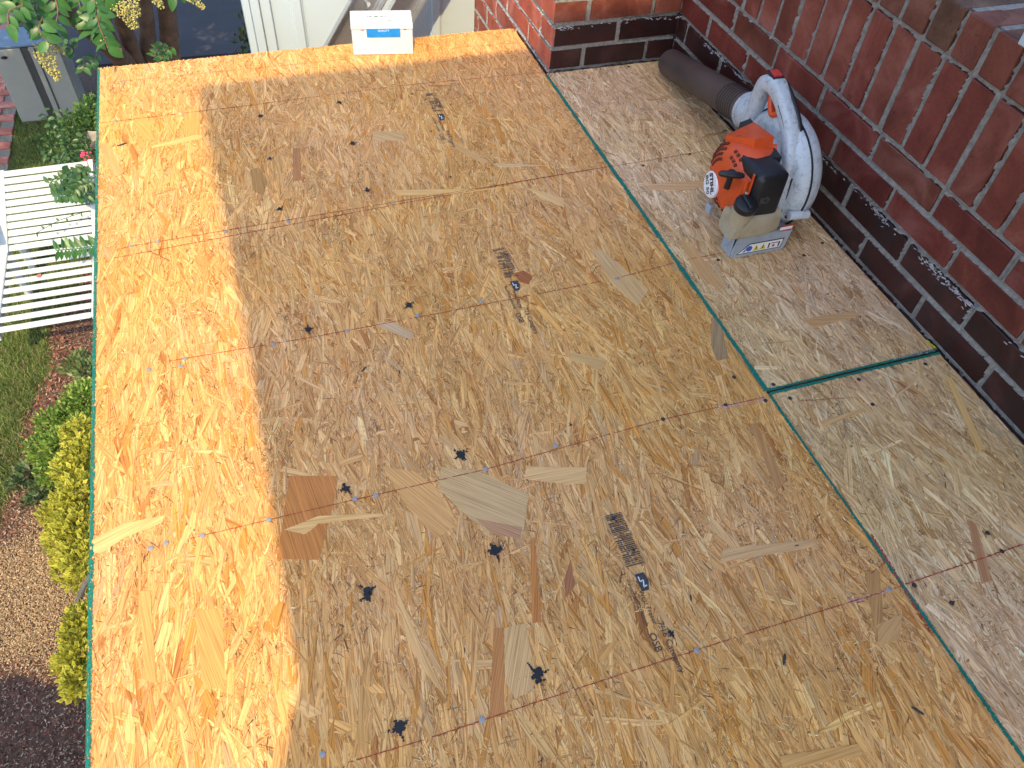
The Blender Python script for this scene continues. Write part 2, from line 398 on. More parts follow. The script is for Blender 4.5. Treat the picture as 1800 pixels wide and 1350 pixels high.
def scatter(name, n, region, size, cols, mat, z=ZG, seed=0, up=0, kindtxt=None):
    """flat chips or upright blades spread over a region test"""
    rs = np.random.RandomState(seed)
    X = []; 
    x = rs.uniform(region[0], region[1], n); y = rs.uniform(region[2], region[3], n)
    keep = region[4](x, y, rs) if len(region) > 4 else np.ones(n, bool)
    x = x[keep]; y = y[keep]; n = len(x)
    a = rs.uniform(0, 2 * np.pi, n); L = rs.uniform(size[0], size[1], n) ; W = rs.uniform(size[2], size[3], n)
    ca, sa = np.cos(a), np.sin(a)
    V = np.zeros((n, 4, 3))
    if up:
        h = L; bx = rs.normal(0, .45, n) * L; by = rs.normal(0, .45, n) * L
        zz = z + 0 * x
        for k, (s, t) in enumerate(((-1, 0), (1, 0), (.25, 1), (-.25, 1))):
            V[:, k, 0] = x + s * W / 2 * ca + t * bx; V[:, k, 1] = y + s * W / 2 * sa + t * by; V[:, k, 2] = zz + t * h * .8
    else:
        tx = rs.normal(0, .35, n); ty = rs.normal(0, .35, n); zz = z + rs.uniform(.002, .02, n)
        for k, (s, t) in enumerate(((-1, -1), (1, -1), (.8, 1), (-.7, 1))):
            V[:, k, 0] = x + s * L / 2 * ca - t * W / 2 * sa; V[:, k, 1] = y + s * L / 2 * sa + t * W / 2 * ca
            V[:, k, 2] = zz + s * L / 2 * tx + t * W / 2 * ty
    F = np.arange(n * 4).reshape(n, 4)
    cc = np.array(cols)[rs.randint(0, len(cols), n)] * rs.uniform(.65, 1.3, (n, 1))
    col = np.concatenate([cc, np.ones((n, 1))], 1)
    if len(region) > 5: col[:, :3] *= region[5](x, y)
    o = bigmesh(name, V.reshape(-1, 3), F, mat, None, col); o['kind'] = 'stuff'; return o
grassedge = lambda y: -1.33 + .0 * y - .12 * np.clip((4.6 - y), 0, 9) ** 1.15 + .03 * np.sin(y * 9)
isgrass = lambda x, y: (x < np.where(y > 4.2, -1.20 - .01 * y + .04 * np.sin(y * 7), grassedge(y))) & (y < 6.9) & (y > 2.6)
scatter('lawn_grass', 230000, (-2.7, -1.0, 2.6, 6.9, lambda x, y, rs: isgrass(x + rs.normal(0, .02, len(x)), y) & (rs.rand(len(x)) < np.where(x < -2.4, .25, 1))),
        (.02, .05, .0025, .005), [(.10, .19, .045), (.15, .25, .06), (.24, .30, .09), (.38, .38, .17), (.08, .15, .035)], M['grassm'], seed=3, up=1)
tan = lambda x, y: np.where((np.abs(y - 2.1) < .45)[:, None], 1.0, 1.0)
scatter('bark_mulch', 160000, (-2.4, -.7, .6, 6.9, lambda x, y, rs: ~isgrass(x, y)), (.004, .020, .0015, .005),
        [(.16, .062, .042), (.22, .095, .064), (.27, .145, .10), (.07, .035, .028), (.42, .32, .25)], M['chips'], seed=4)
scatter('tan_grass_clippings', 170000, (-2.2, -.9, 1.3, 3.1, lambda x, y, rs: rs.rand(len(x)) < np.clip((vnoise(x * 5 + 9, y * 5, 3) - .28) * 2.6, 0, 1) * np.clip((2.75 - y) * 3, 0, 1) * np.clip((y - 1.66) * 6, .03, 1)),  # tan chips thinned past the shadow edge, adding to its shade
        (.003, .010, .0015, .004), [(.42, .30, .17), (.50, .37, .22), (.30, .21, .13)], M['chips'], z=ZG + .008, seed=5)
scatter('red_mulch_rim', 2600, (-1.7, -.9, 3.0, 4.9, lambda x, y, rs: np.abs(x - np.where(y > 4.2, -1.2 - .01 * y, grassedge(y)) - .06) < .07), (.008, .028, .004, .009),
        [(.22, .08, .05), (.26, .13, .09), (.16, .07, .05)], M['chips'], z=ZG + .012, seed=6)

# ------------------------------------------------------------------ OSB sheets
SEAM = lambda y: .8380 + .0052 * y        # centre of the long joint
ZT = 0.0
def strands(name, parent, rect, n, Lr, Wr, z0, z1, cols, probs, seed, spread=.35, mean=math.pi / 2, uni=.25, clipx=None, tilt=.0004, bright=1, patchy=False, vary=.11):
    rs = np.random.RandomState(seed)
    x0, x1, y0, y1 = rect
    cx = rs.uniform(x0, x1, n); cy = rs.uniform(y0, y1, n)
    if patchy:                       # splinters lie in nests between the big strands
        q = fbm(cx * 22 + 7, cy * 11 + 3, seed + 90, 3); kp = rs.rand(n) < np.clip((q - .36) * 5, .10, 1)
        cx = cx[kp]; cy = cy[kp]; n = len(cx)
    u = rs.rand(n)
    L = Lr[0] + (Lr[1] - Lr[0]) * rs.beta(1.3, 2.6, n); W = Wr[0] + (Wr[1] - Wr[0]) * rs.beta(1.1, 2.8, n)
    W = np.minimum(W, L * .45)
    # direction wanders over the sheet, strands lie in loose drifts
    drift = (fbm(cx * 6 + 3, cy * 6 + 5, seed + 40, 2) - .375) * 2.2
    a = np.where(rs.rand(n) < uni, rs.uniform(0, np.pi, n), mean + drift * .28 + rs.normal(0, spread, n))
    k = rs.normal(0, .10, n)
    S = np.array([-.5, -.18, .18, .5])
    tw = np.stack([rs.uniform(.15, 1, n), rs.uniform(.85, 1.1, n), rs.uniform(.85, 1.1, n), rs.uniform(.15, 1, n)], 1)
    sk0 = rs.normal(0, .9, n); sk1 = rs.normal(0, .9, n)
    skew = np.stack([sk0, 0 * sk0, 0 * sk0, sk1], 1)
    lz = rs.uniform(z0, z1, n); tl = rs.normal(0, tilt, n); tt = rs.normal(0, tilt * .6, n)
    V = np.zeros((n, 8, 3)); UV = np.zeros((n, 8, 2)); RM = np.zeros((n, 8, 2))
    ox = rs.uniform(0, 40, n); oy = rs.uniform(0, 40, n)
    ca, sa = np.cos(a), np.sin(a)
    for i in range(4):
        for j, s in enumerate((-1, 1)):
            lo = S[i] * L + s * skew[:, i] * W * .35; ac = s * W / 2 * tw[:, i] + k * L * (S[i] ** 2) * 2
            V[:, i * 2 + j, 0] = cx + lo * ca - ac * sa; V[:, i * 2 + j, 1] = cy + lo * sa + ac * ca
            V[:, i * 2 + j, 2] = lz + tl * S[i] * 2 + tt * s
            UV[:, i * 2 + j, 0] = ox + lo; UV[:, i * 2 + j, 1] = oy + ac
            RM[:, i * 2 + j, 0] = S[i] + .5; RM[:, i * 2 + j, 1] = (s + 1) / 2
    V[:, :, 2] = np.clip(V[:, :, 2], .0001, .00155)
    V[:, :, 1] = np.clip(V[:, :, 1], y0, y1)
    lox = x0; hix = x1
    if clipx == 'L': V[:, :, 0] = np.clip(V[:, :, 0], x0, SEAM(V[:, :, 1]) - .0022)
    elif clipx == 'R': V[:, :, 0] = np.clip(V[:, :, 0], SEAM(V[:, :, 1]) + .0022, x1)
    else: V[:, :, 0] = np.clip(V[:, :, 0], x0, x1)
    q = np.array([[0, 2, 3, 1], [2, 4, 5, 3], [4, 6, 7, 5]])
    F = (np.arange(n)[:, None, None] * 8 + q[None]).reshape(-1, 4)
    li = (np.arange(n)[:, None, None] * 8 + q[None]).reshape(-1)
    cc = np.array(cols)[rs.choice(len(cols), n, p=np.array(probs) / sum(probs))]
    cc = cc * np.exp(rs.normal(0, vary, (n, 1))) * bright
    cc = np.clip(cc, 0.005, .9)
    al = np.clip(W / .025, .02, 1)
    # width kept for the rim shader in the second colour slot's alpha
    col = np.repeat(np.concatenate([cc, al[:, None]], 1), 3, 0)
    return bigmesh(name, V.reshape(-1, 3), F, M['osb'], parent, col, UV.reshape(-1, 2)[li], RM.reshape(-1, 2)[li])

GOLD = [(.76, .430, .145), (.71, .380, .118), (.83, .510, .195), (.66, .305, .062), (.52, .220, .055), (.78, .475, .190), (.66, .42, .190), (.72, .38, .130)]
GP = [32, 20, 16, 9, 2, 12, 3, 6]
PALE = [(.78, .55, .285), (.72, .485, .235), (.84, .64, .37), (.60, .37, .155), (.50, .28, .11), (.70, .50, .27), (.60, .45, .255), (.68, .44, .225)]
PP = [28, 16, 20, 8, 3, 12, 5, 8]

def osbsheet(label, rect, cols, probs, seed, clipx, slabpts, group=None, dens=1.0):
    e = empty('osb_sheet', ((rect[0] + rect[1]) / 2, (rect[2] + rect[3]) / 2, 0), label, 'osb sheet', group)
    MB().prism([(x, y, 0.0) for x, y in slabpts], (0, 0, -.012)).build('board_core', M['core'], e)
    A = (rect[1] - rect[0]) * (rect[3] - rect[2]) * dens
    b = strands('strand_surface', e, rect, int(15000 * A), (.02, .10), (.004, .014), .0001, .0007, cols, probs, seed, .30, uni=.14, clipx=clipx)
    s = strands('fine_strands', e, rect, int(62000 * A), (.007, .042), (.0008, .0030), .0003, .0014, cols + [(.22, .115, .05), (.88, .66, .36)], list(probs) + [11, 14], seed + 1, .48, uni=.36, clipx=clipx, tilt=.0006, bright=1.06, patchy=True)
    l = strands('large_strands', e, rect, int(5000 * A), (.05, .21), (.0055, .024), .0004, .0013, cols, probs, seed + 2, .22, uni=.07, clipx=clipx, vary=.08)
    for o in (b, s, l): o['kind'] = 'stuff'
    return e
YB = -.35
A_rect = (-.375, .842, YB, 2.330)
shA = osbsheet('wide golden OSB sheet covering most of the deck, teal painted left edge', A_rect, GOLD, GP, 11, 'L',
               [(-.3745, YB), (SEAM(YB) - .0025, YB), (SEAM(2.33) - .0025, 2.3295), (-.3745, 2.3295)])
shB = osbsheet('paler OSB sheet under the leaf blower in the brick corner', (.838, 1.2455, .7595, 2.032), PALE, PP, 21, 'R',
               [(SEAM(.76) + .0025, .7605), (1.245, .7605), (1.235, 2.0315), (SEAM(2.03) + .0025, 2.0315)], 'paler OSB sheets along the brick wall')
shC = osbsheet('paler OSB sheet at the lower right below the dark teal cross joint', (.835, 1.2465, YB, .7515), PALE, PP, 31, 'R',
               [(SEAM(YB) + .0025, YB), (1.246, YB), (1.246, .7505), (SEAM(.75) + .0025, .7505)], 'paler OSB sheets along the brick wall')

# rest of the deck under and around: joists, fascia, lower wall
pl = empty('porch_frame', (0.4, 1, -2.4), 'timber porch framing hidden under the OSB deck', 'porch')
for k in range(8):
    MB().box((-.35, -.3 + k * .36, -.155), (1.24, -.262 + k * .36, -.0125)).build('joist', M['core'], pl)
MB().box((-.352, -.4, -2.4), (-.25, 2.30, -.16)).build('wall', M['whitewall'], pl)
MB().box((-.372, -.4, -.2), (-.353, 2.328, -.013)).build('fascia', M['whitewall'], pl)

# notable flakes, traced as real slivers lying on the sheets
FK = [0]
def flake(pts, col, par_, z=.00165, along=None):
    kk = 0 if col[1] < .3 else (.12 if along is not None else .5); col = (col[0] * (1 - kk) + .76 * kk, col[1] * .97 * (1 - kk) + .44 * kk, col[2] * .84 * (1 - kk) + .16 * kk); FK[0] += 1; z = .00160 + .000012 * FK[0]; rf = random.Random(FK[0]); c3 = [deck(*p) for p in pts]; w3 = []
    for k in range(len(c3)):                # torn, slightly uneven outline
        p, q = c3[k], c3[(k + 1) % len(c3)]; L_ = np.hypot(*(q - p)); m_ = max(2, int(L_ / .006)); nrm_ = np.array([-(q - p)[1], (q - p)[0]]) / L_
        cross = 1.0 if L_ < .03 else .35
        for t in range(m_): w3.append(p + (q - p) * (t / m_) + nrm_ * rf.uniform(-.0011, .0011) * cross)
    n = len(w3); cx = sum(p[0] for p in w3) / n; cy = sum(p[1] for p in w3) / n
    if along is None:
        best = max(((i, j) for i in range(n) for j in range(i)), key=lambda ij: np.hypot(*(w3[ij[0]] - w3[ij[1]])))
        d = w3[best[0]] - w3[best[1]]
    else: d = deck(*along[1]) - deck(*along[0])
    d = d / np.hypot(*d); nn = np.array([-d[1], d[0]])
    uv = [((p - [cx, cy]) @ d + cx * 7, (p - [cx, cy]) @ nn + cy * 5) for p in w3]
    ws = [(p - [cx, cy]) @ nn for p in w3]; w0, w1 = min(ws), max(ws)
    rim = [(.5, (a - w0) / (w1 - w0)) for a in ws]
    V = [(x, y, z) for x, y in w3] + [(x, y, .0002) for x, y in w3]
    me = bpy.data.meshes.new('wood_flake')
    me.from_pydata(V, [], [list(range(n))] + [(i, i + n, (i + 1) % n + n, (i + 1) % n) for i in range(n)])
    me.uv_layers.new(name='grain'); me.uv_layers.new(name='rim'); me.color_attributes.new('col', 'FLOAT_COLOR', 'CORNER')
    g = me.uv_layers['grain']; r = me.uv_layers['rim']; a = me.color_attributes['col']
    for l in me.loops:
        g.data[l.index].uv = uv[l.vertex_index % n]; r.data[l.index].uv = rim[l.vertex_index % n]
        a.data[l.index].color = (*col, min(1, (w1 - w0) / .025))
    if me.polygons[0].normal.z < 0: me.flip_normals()
    return link('wood_flake', me, M['flake'], par_)
BR = (.56, .235, .065); GR = (.62, .44, .215); GR2 = (.50, .37, .20); CR = (.78, .55, .24); RD = (.40, .17, .08); OR = (.60, .31, .08); TAN = (.68, .41, .15); PK = (.70, .385, .13)
flake([(508, 837), (592, 838), (588, 880), (560, 985), (487, 983), (497, 920)], BR, shA)
flake([(775, 822), (840, 828), (930, 870), (918, 946), (862, 940), (830, 915), (772, 862)], GR, shA, along=((775, 840), (925, 900)))
flake([(836, 912), (918, 928), (914, 947), (866, 941)], (.52, .29, .15), shA, .0018, along=((775, 840), (925, 900)))
flake([(672, 820), (730, 830), (770, 860), (800, 925), (768, 948), (715, 890)], PK, shA)
flake([(924, 820), (955, 822), (1032, 822), (1028, 852), (960, 848), (922, 842)], CR, shA)
flake([(903, 482), (920, 476), (936, 488), (930, 500), (915, 497)], (.36, .13, .045), shA, .0019)
flake([(1002, 620), (1030, 625), (1068, 634), (1060, 648), (1045, 652), (1030, 640), (1004, 636)], GR2, shA, .0018)
flake([(655, 232), (708, 232), (712, 248), (655, 249)], GR2, shA)
flake([(665, 568), (690, 566), (728, 588), (722, 598), (668, 576)], (.45, .42, .37), shA)
flake([(265, 258), (355, 235), (356, 244), (300, 256), (268, 260)], CR, shA, .0019)
flake([(160, 975), (160, 952), (215, 922), (292, 906), (285, 920), (220, 945), (180, 972)], CR, shA, .0019)
flake([(500, 932), (560, 908), (660, 903), (684, 908), (620, 914), (560, 922), (535, 940)], CR, shA, .0019)
flake([(232, 205), (258, 200), (270, 245), (252, 248)], OR, shA); flake([(325, 195), (350, 190), (352, 238), (322, 238)], OR, shA)
flake([(175, 255), (190, 252), (217, 305), (200, 312)], (.50, .30, .14), shA)
flake([(343, 1075), (392, 1068), (396, 1210), (358, 1212)], OR, shA); flake([(245, 1040), (265, 1040), (275, 1200), (255, 1195)], OR, shA)
flake([(868, 1105), (885, 1105), (887, 1262), (860, 1262)], (.52, .24, .08), shA)
flake([(886, 1105), (925, 1096), (940, 1215), (905, 1228), (888, 1200)], (.58, .42, .22), shA)
flake([(932, 950), (940, 948), (952, 1095), (935, 1096)], BR, shA)
flake([(1003, 985), (1010, 1030), (995, 1052), (991, 1020)], RD, shA, .0019)
flake([(690, 1015), (720, 1090), (785, 1230), (745, 1180), (715, 1120)], (.78, .52, .22), shA, .0018)
flake([(765, 240), (768, 232), (860, 285), (850, 290)], (.56, .38, .2), shA)
flake([(440, 300), (455, 295), (470, 320), (462, 345), (445, 335)], (.44, .25, .09), shA)
flake([(515, 262), (528, 262), (528, 318), (515, 320)], (.46, .22, .09), shA)
flake([(688, 335), (840, 333), (905, 328), (800, 342), (700, 345)], CR, shA, .0018)
flake([(868, 290), (880, 288), (960, 292), (880, 295)], (.70, .60, .46), shA, .0019)
flake([(928, 330), (990, 350), (992, 365), (950, 350)], CR, shA)
flake([(1040, 440), (1058, 440), (1140, 510), (1120, 540), (1075, 500)], (.56, .44, .30), shA)
flake([(1250, 560), (1265, 560), (1280, 630), (1260, 635), (1250, 610)], (.38, .27, .17), shA)
flake([(1315, 745), (1330, 745), (1380, 850), (1365, 862)], (.50, .27, .11), shA)
flake([(1270, 965), (1430, 950), (1432, 962), (1265, 990)], (.58, .40, .20), shA, .0018)
flake([(1370, 1330), (1510, 1308), (1515, 1330), (1375, 1352)], (.54, .32, .12), shA, .0018)
flake([(1520, 1010), (1545, 1005), (1555, 1125), (1540, 1130)], (.50, .28, .11), shA)
flake([(1540, 1100), (1585, 1080), (1580, 1125), (1545, 1138)], (.52, .32, .14), shA, .0018)
flake([(1195, 425), (1210, 428), (1275, 500), (1262, 512), (1220, 480)], (.48, .33, .20), shB)
flake([(1140, 325), (1235, 318), (1260, 326), (1200, 336), (1145, 335)], (.55, .40, .26), shB)
flake([(1410, 562), (1500, 548), (1515, 555), (1430, 578)], (.50, .32, .18), shB)
flake([(1240, 330), (1262, 332), (1330, 440), (1318, 452)], CR, shB)
flake([(1700, 915), (1715, 922), (1742, 1020), (1725, 1028)], (.48, .26, .14), shC)
flake([(1440, 742), (1518, 718), (1522, 724), (1446, 750)], (.54, .38, .22), shC)
flake([(1660, 660), (1672, 664), (1730, 790), (1718, 795)], CR, shC)
# dark crumbs and knots on the board
for x, y, s, t in ((215, 255, 11, .4), (1214, 1052, 5, 1.2), (1378, 1160, 8, .9), (1612, 1250, 8, 2.2), (1673, 1060, 5, .1), (1400, 960, 4, 0), (702, 655, 5, 1.5), (640, 650, 7, .8), (1600, 640, 4, 0)):
    c, s_ = deck(x, y), s * .001
    MB().blob((c[0], c[1], .0018), s_, 1, (1.4, .35, .12), Matrix.Rotation(t, 3, 'Z')).build('dark_splinter', M['rust'], shB if x > 1500 and y < 700 else (shC if x > 1590 else shA))

# --------------------------------------------------------------- teal joints
def fuzz(name, par_, P0, P1, n, halfw, mat, seed, z=.0017, wlen=(.002, .008), side=0, thick=1.0):
    rs = np.random.RandomState(seed); P0 = np.array(P0, float); P1 = np.array(P1, float)
    d = P1 - P0; Ld = np.hypot(*d); d /= Ld; nn = np.array([-d[1], d[0]])
    s = rs.uniform(0, Ld, n); k = .5 + .8 * (vnoise(s * 22, s * 0 + seed, seed) - .3)
    off = rs.uniform(-1, 1, n) * halfw * k * thick if side == 0 else side * rs.rand(n) * 2 * halfw * k * thick
    a = np.arctan2(d[1], d[0]) + rs.normal(0, .5, n); L = rs.uniform(*wlen, n); W = rs.uniform(.0006, .002, n)
    cx = P0[0] + d[0] * s + nn[0] * off; cy = P0[1] + d[1] * s + nn[1] * off
    V = np.zeros((n, 4, 3)); zz = z + rs.uniform(0, .0006, n)
    for i, (u, v) in enumerate(((-1, -1), (1, -1), (1, 1), (-1, 1))):
        V[:, i, 0] = cx + u * L / 2 * np.cos(a) - v * W / 2 * np.sin(a); V[:, i, 1] = cy + u * L / 2 * np.sin(a) + v * W / 2 * np.cos(a); V[:, i, 2] = zz
    o = bigmesh(name, V.reshape(-1, 3), np.arange(4 * n).reshape(n, 4), mat, par_); o['kind'] = 'stuff'; return o
def grooveline(par_, P0, P1, w_, mat, z=.0002):
    P0 = Vector((*P0, 0)); P1 = Vector((*P1, 0)); d = (P1 - P0).normalized(); nn = Vector((-d.y, d.x, 0)) * w_ / 2
    MB().prism([P0 - nn + Vector((0, 0, -.010)), P1 - nn + Vector((0, 0, -.010)), P1 + nn + Vector((0, 0, -.010)), P0 + nn + Vector((0, 0, -.010))], (0, 0, -.001)).build('joint_gap', mat, par_)
grooveline(shA, (SEAM(YB), YB), (SEAM(2.03), 2.03), .0045, M['tealdark'])
fuzz('edge_paint', shA, (SEAM(.76) - .0012, .76), (SEAM(2.02) - .0012, 2.02), 5200, .0054, M['teal'], 1, thick=1.0)
fuzz('edge_paint', shA, (SEAM(0) - .001, -.1), (SEAM(.75) - .001, .75), 2400, .0034, M['teal'], 2, thick=.9)
fuzz('edge_paint', shB, (SEAM(.76) + .001, .76), (SEAM(2.02) + .001, 2.02), 2300, .0034, M['teal'], 3)
fuzz('edge_paint', shB, (SEAM(.76) + .002, .7605), (1.245, .7605), 1500, .0024, M['teal'], 4)
fuzz('edge_paint', shC, (SEAM(.76) + .002, .7508), (1.246, .7508), 1500, .0024, M['teal'], 5)
grooveline(shC, (SEAM(.755), .7558), (1.244, .7558), .0125, M['tealdark'])
fuzz('edge_paint', shA, (-.3725, YB), (-.3725, 2.325), 4200, .0030, M['teal'], 6)
MB().prism([(-.3762, YB, -.011), (-.3747, YB, -.011), (-.3747, 2.3295, -.011), (-.3762, 2.3295, -.011)], (0, 0, .0122)).build('painted_edge', M['teal'], shA)
# torn fibres along the far edge
rs = np.random.RandomState(9); nf = 900
x = rs.uniform(-.374, .835, nf); V = np.zeros((nf, 4, 3)); L = rs.uniform(.002, .009, nf); a = rs.uniform(.2, 2.9, nf); W = rs.uniform(.0008, .003, nf)
for i, (u, v) in enumerate(((0, -1), (1, -1), (1, 1), (0, 1))):
    V[:, i, 0] = x + u * L * np.cos(a) + v * W / 2; V[:, i, 1] = 2.328 + u * L * np.sin(a) * .7; V[:, i, 2] = rs.uniform(-.004, .0012, nf) + u * rs.uniform(0, .003, nf)
o = bigmesh('torn_edge_fibres', V.reshape(-1, 3), np.arange(4 * nf).reshape(nf, 4), M['chips'], shA, np.concatenate([np.array(GOLD)[rs.randint(0, 8, nf)], np.ones((nf, 1))], 1)); o['kind'] = 'stuff'

# --------------------------------------------------------------- chalk lines
def chalk(par_, pts, w_=.0017, mat=None, gap=.25, seed=0, z=.0022):
    gap *= .4; w_ *= 1.2
    rs = np.random.RandomState(seed); V = []; 
    for (a, b) in zip(pts, pts[1:]):
        a = deck(*a); b = deck(*b); L = np.hypot(*(b - a)); d = (b - a) / L; nn = np.array([-d[1], d[0]])
        n = int(L / .004); 
        for i in range(n):
            if vnoise(np.array([i * .13]), np.array([seed * 3.1]), 5)[0] < gap or rs.rand() < gap * .3: continue
            wv = w_ * rs.uniform(.4, 1.1); o = rs.normal(0, w_ * .12)
            p = a + d * (i * .004) + nn * o; q = p + d * .0043
            V += [(*(p - nn * wv / 2), z), (*(q - nn * wv / 2), z), (*(q + nn * wv / 2), z), (*(p + nn * wv / 2), z)]
    V = np.array(V); n = len(V) // 4
    o = bigmesh('chalk_line', V, np.arange(4 * n).reshape(n, 4), mat or M['chalk'], par_); o['kind'] = 'stuff'; return o
chalk(shA, [(180, 217), (450, 185), (700, 152), (955, 128)], seed=1)
chalk(shA, [(185, 147), (450, 121), (620, 104)], .001, seed=2, gap=.35); chalk(shA, [(735, 92), (822, 83), (925, 75)], .001, seed=3, gap=.3)
chalk(shA, [(205, 440), (231, 434), (690, 357), (1078, 293)], seed=4, gap=.15); chalk(shA, [(200, 455), (700, 360), (989, 307)], seed=5, gap=.2)
chalk(shB, [(1085, 292), (1250, 265)], .0016, seed=6, gap=.1); chalk(shA, [(1000, 305), (1085, 292)], .0016, None, .2, 7)
chalk(shA, [(298, 636), (554, 593), (791, 548), (1080, 491), (1190, 462)], seed=8, gap=.3); chalk(shB, [(1205, 458), (1300, 440)], seed=9, gap=.3)
chalk(shA, [(330, 949), (535, 900), (850, 827), (1165, 738), (1346, 699)], .0014, seed=10, gap=.12)
chalk(shC, [(1365, 708), (1500, 700)], .0012, seed=17, gap=.3)
chalk(shA, [(600, 1345), (750, 1300), (1000, 1216), (1300, 1119), (1582, 1032)], .0014, seed=11, gap=.14); chalk(shC, [(1590, 1028), (1800, 957)], .002, seed=12, gap=.05)
chalk(shC, [(1530, 1010), (1560, 985)], .0012, seed=13, gap=.3)
def dust(par_, pts, n, w_, mat, seed):
    fuzz('chalk_dust', par_, deck(*pts[0]), deck(*pts[1]), n, w_, mat, seed, z=.0019, wlen=(.0015, .005))
dust(shA, ((1255, 720), (1345, 703)), 90, .006, M['pink'], 70); dust(shA, ((1490, 1060), (1565, 1038)), 40, .005, M['pink'], 71)
dust(shC, ((1530, 940), (1640, 1120)), 200, .004, M['chalk'], 72); dust(shB, ((1570, 632), (1640, 615)), 90, .006, M['pink'], 73)
dust(shB, ((1628, 600), (1645, 614)), 60, .006, M['yellow'], 74); dust(shA, ((640, 345), (690, 338)), 0 + 30, .004, M['pink'], 75)

# --------------------------------------------------------------- nails
def nailmesh(mat, r):
    b = MB().lathe((0, 0, 0), (0, 0, 1), [(-.003, r * .5), (0, r), (.0007, r * .96), (.0011, r * .5), (.0012, r * .1)], 12)
    bmesh.ops.recalc_face_normals(b.b, faces=b.b.faces); me = bpy.data.meshes.new('nail'); b.b.to_mesh(me); b.b.free(); smooth(me); me.materials.append(mat); return me
nm = nailmesh(M['nail'], .0046); nd = nailmesh(M['rust'], .0042)
for x, y in ((218, 145), (375, 127), (203, 214), (322, 201), (231, 434), (278, 426), (397, 409), (262, 651), (318, 645), (325, 632), (481, 607), (611, 583), (507, 391), (691, 357), (473, 915), (624, 878), (661, 872), (853, 826), (977, 785), (847, 1266), (845, 531), (1224, 1145), (265, 965), (292, 956), (356, 942), (567, 1327), (1563, 1037), (733, 556), (1085, 492), (519, 119)):
    c = deck(x, y); link('nail', nm, None, shA, (c[0], c[1], .0019))
for x, y, s in ((1165, 738, shA), (1275, 713, shA), (1345, 705, shA), (1290, 664, shA), (1212, 272, shB), (1262, 458, shB), (1130, 292, shB), (1445, 428, shB), (1413, 450, shB), (1359, 677, shB), (1105, 118, shB), (975, 128, shB), (1388, 701, shC), (1509, 668, shC), (1626, 641, shC), (1533, 712, shC), (1606, 1030, shC), (1760, 970, shC), (1735, 938, shC), (1672, 1061, shC)):
    c = deck(x, y); link('nail', nd, None, s, (c[0], c[1], .0018))

# --------------------------------------------------------------- ink marks and stamps
def splat(x, y, r, seed, elong=1.0, ang=0.0, dens=1.0):
    rr = random.Random(seed); c = deck(x, y); b = MB(); n = int(70 * dens)
    arms = [(ang + k * math.pi / 2 + rr.uniform(-.3, .3), r * rr.uniform(.7, 1.6)) for k in range(4)]
    V = []; F = []
    def dot(px, py, q):
        i0 = len(V); m_ = 7
        for k in range(m_):
            t = 2 * math.pi * k / m_; qq = q * rr.uniform(.6, 1.15); V.append((px + qq * math.cos(t), py + qq * math.sin(t), .0023 + .00001 * (len(F) % 20)))
        F.append(tuple(range(i0, i0 + m_)))
    for _ in range(int(22 * dens)): dot(c[0] + rr.gauss(0, r * .22), c[1] + rr.gauss(0, r * .3), r * rr.uniform(.15, .38))
    for a_, L_ in arms:
        for k in range(9):
            t = k / 9; dot(c[0] + math.cos(a_) * L_ * t + rr.gauss(0, r * .08), c[1] + math.sin(a_) * L_ * t * elong + rr.gauss(0, r * .08), r * .26 * (1 - t * .6))
    for _ in range(n): dot(c[0] + rr.gauss(0, r * .8), c[1] + rr.gauss(0, r * .8), r * rr.uniform(.02, .07))
    me = bpy.data.meshes.new('ink_mark'); me.from_pydata(V, [], F)
    return link('ink_mark', me, M['ink'], shA)
for i, (x, y, r) in enumerate(((458, 205, .0065), (475, 280, .0055), (492, 368, .0065), (543, 580, .008), (607, 860, .009), (647, 1044, .010), (701, 1282, .010),
                               (597, 181, .008), (620, 253, .007), (646, 336, .007), (719, 537, .009), (810, 800, .0105), (869, 968, .011), (945, 1188, .0115))):
    splat(x, y, r * 1.22, i, 1.2, .2 + .1 * (i % 3))
for i, (x, y, r) in enumerate(((792, 312, .004), (758, 232, .003), (1003, 748, .004), (1078, 912, .007), (1180, 1115, .007), (725, 166, .004), (1114, 968, .004), (789, 250, .003))):
    splat(x, y, r, 50 + i, 1.3, .2, .5)
def textmesh(txt, size, bold=0.0, mirror=False, sx=1.0):
    cu = bpy.data.curves.new('t', 'FONT'); cu.body = txt; cu.size = size; cu.align_x = 'LEFT'; cu.offset = bold; cu.resolution_u = 3
    o = bpy.data.objects.new('t', cu); C.objects.link(o); dg = bpy.context.evaluated_depsgraph_get()
    me = bpy.data.meshes.new_from_object(o.evaluated_get(dg)); bpy.data.objects.remove(o); bpy.data.curves.remove(cu)
    me.name = 'text'
    if sx != 1: me.transform(Matrix.Diagonal((sx, 1, 1, 1)))
    me.materials.clear()
    return me
def basis(o, ex, ey):
    ex = Vector(ex).normalized(); ey = Vector(ey); ey = (ey - ex * ey.dot(ex)).normalized(); ez = ex.cross(ey)
    m_ = Matrix.Identity(4)
    for i in range(3): m_[i][0] = ex[i]; m_[i][1] = ey[i]; m_[i][2] = ez[i]; m_[i][3] = o[i]
    return m_
def put_text(name, txt, o, ex, ey, size, mat, parent, bold=0, sx=1.0):
    me = textmesh(txt, size, bold, sx=sx); me.transform(basis(o, ex, ey)); return link(name, me, mat, parent)
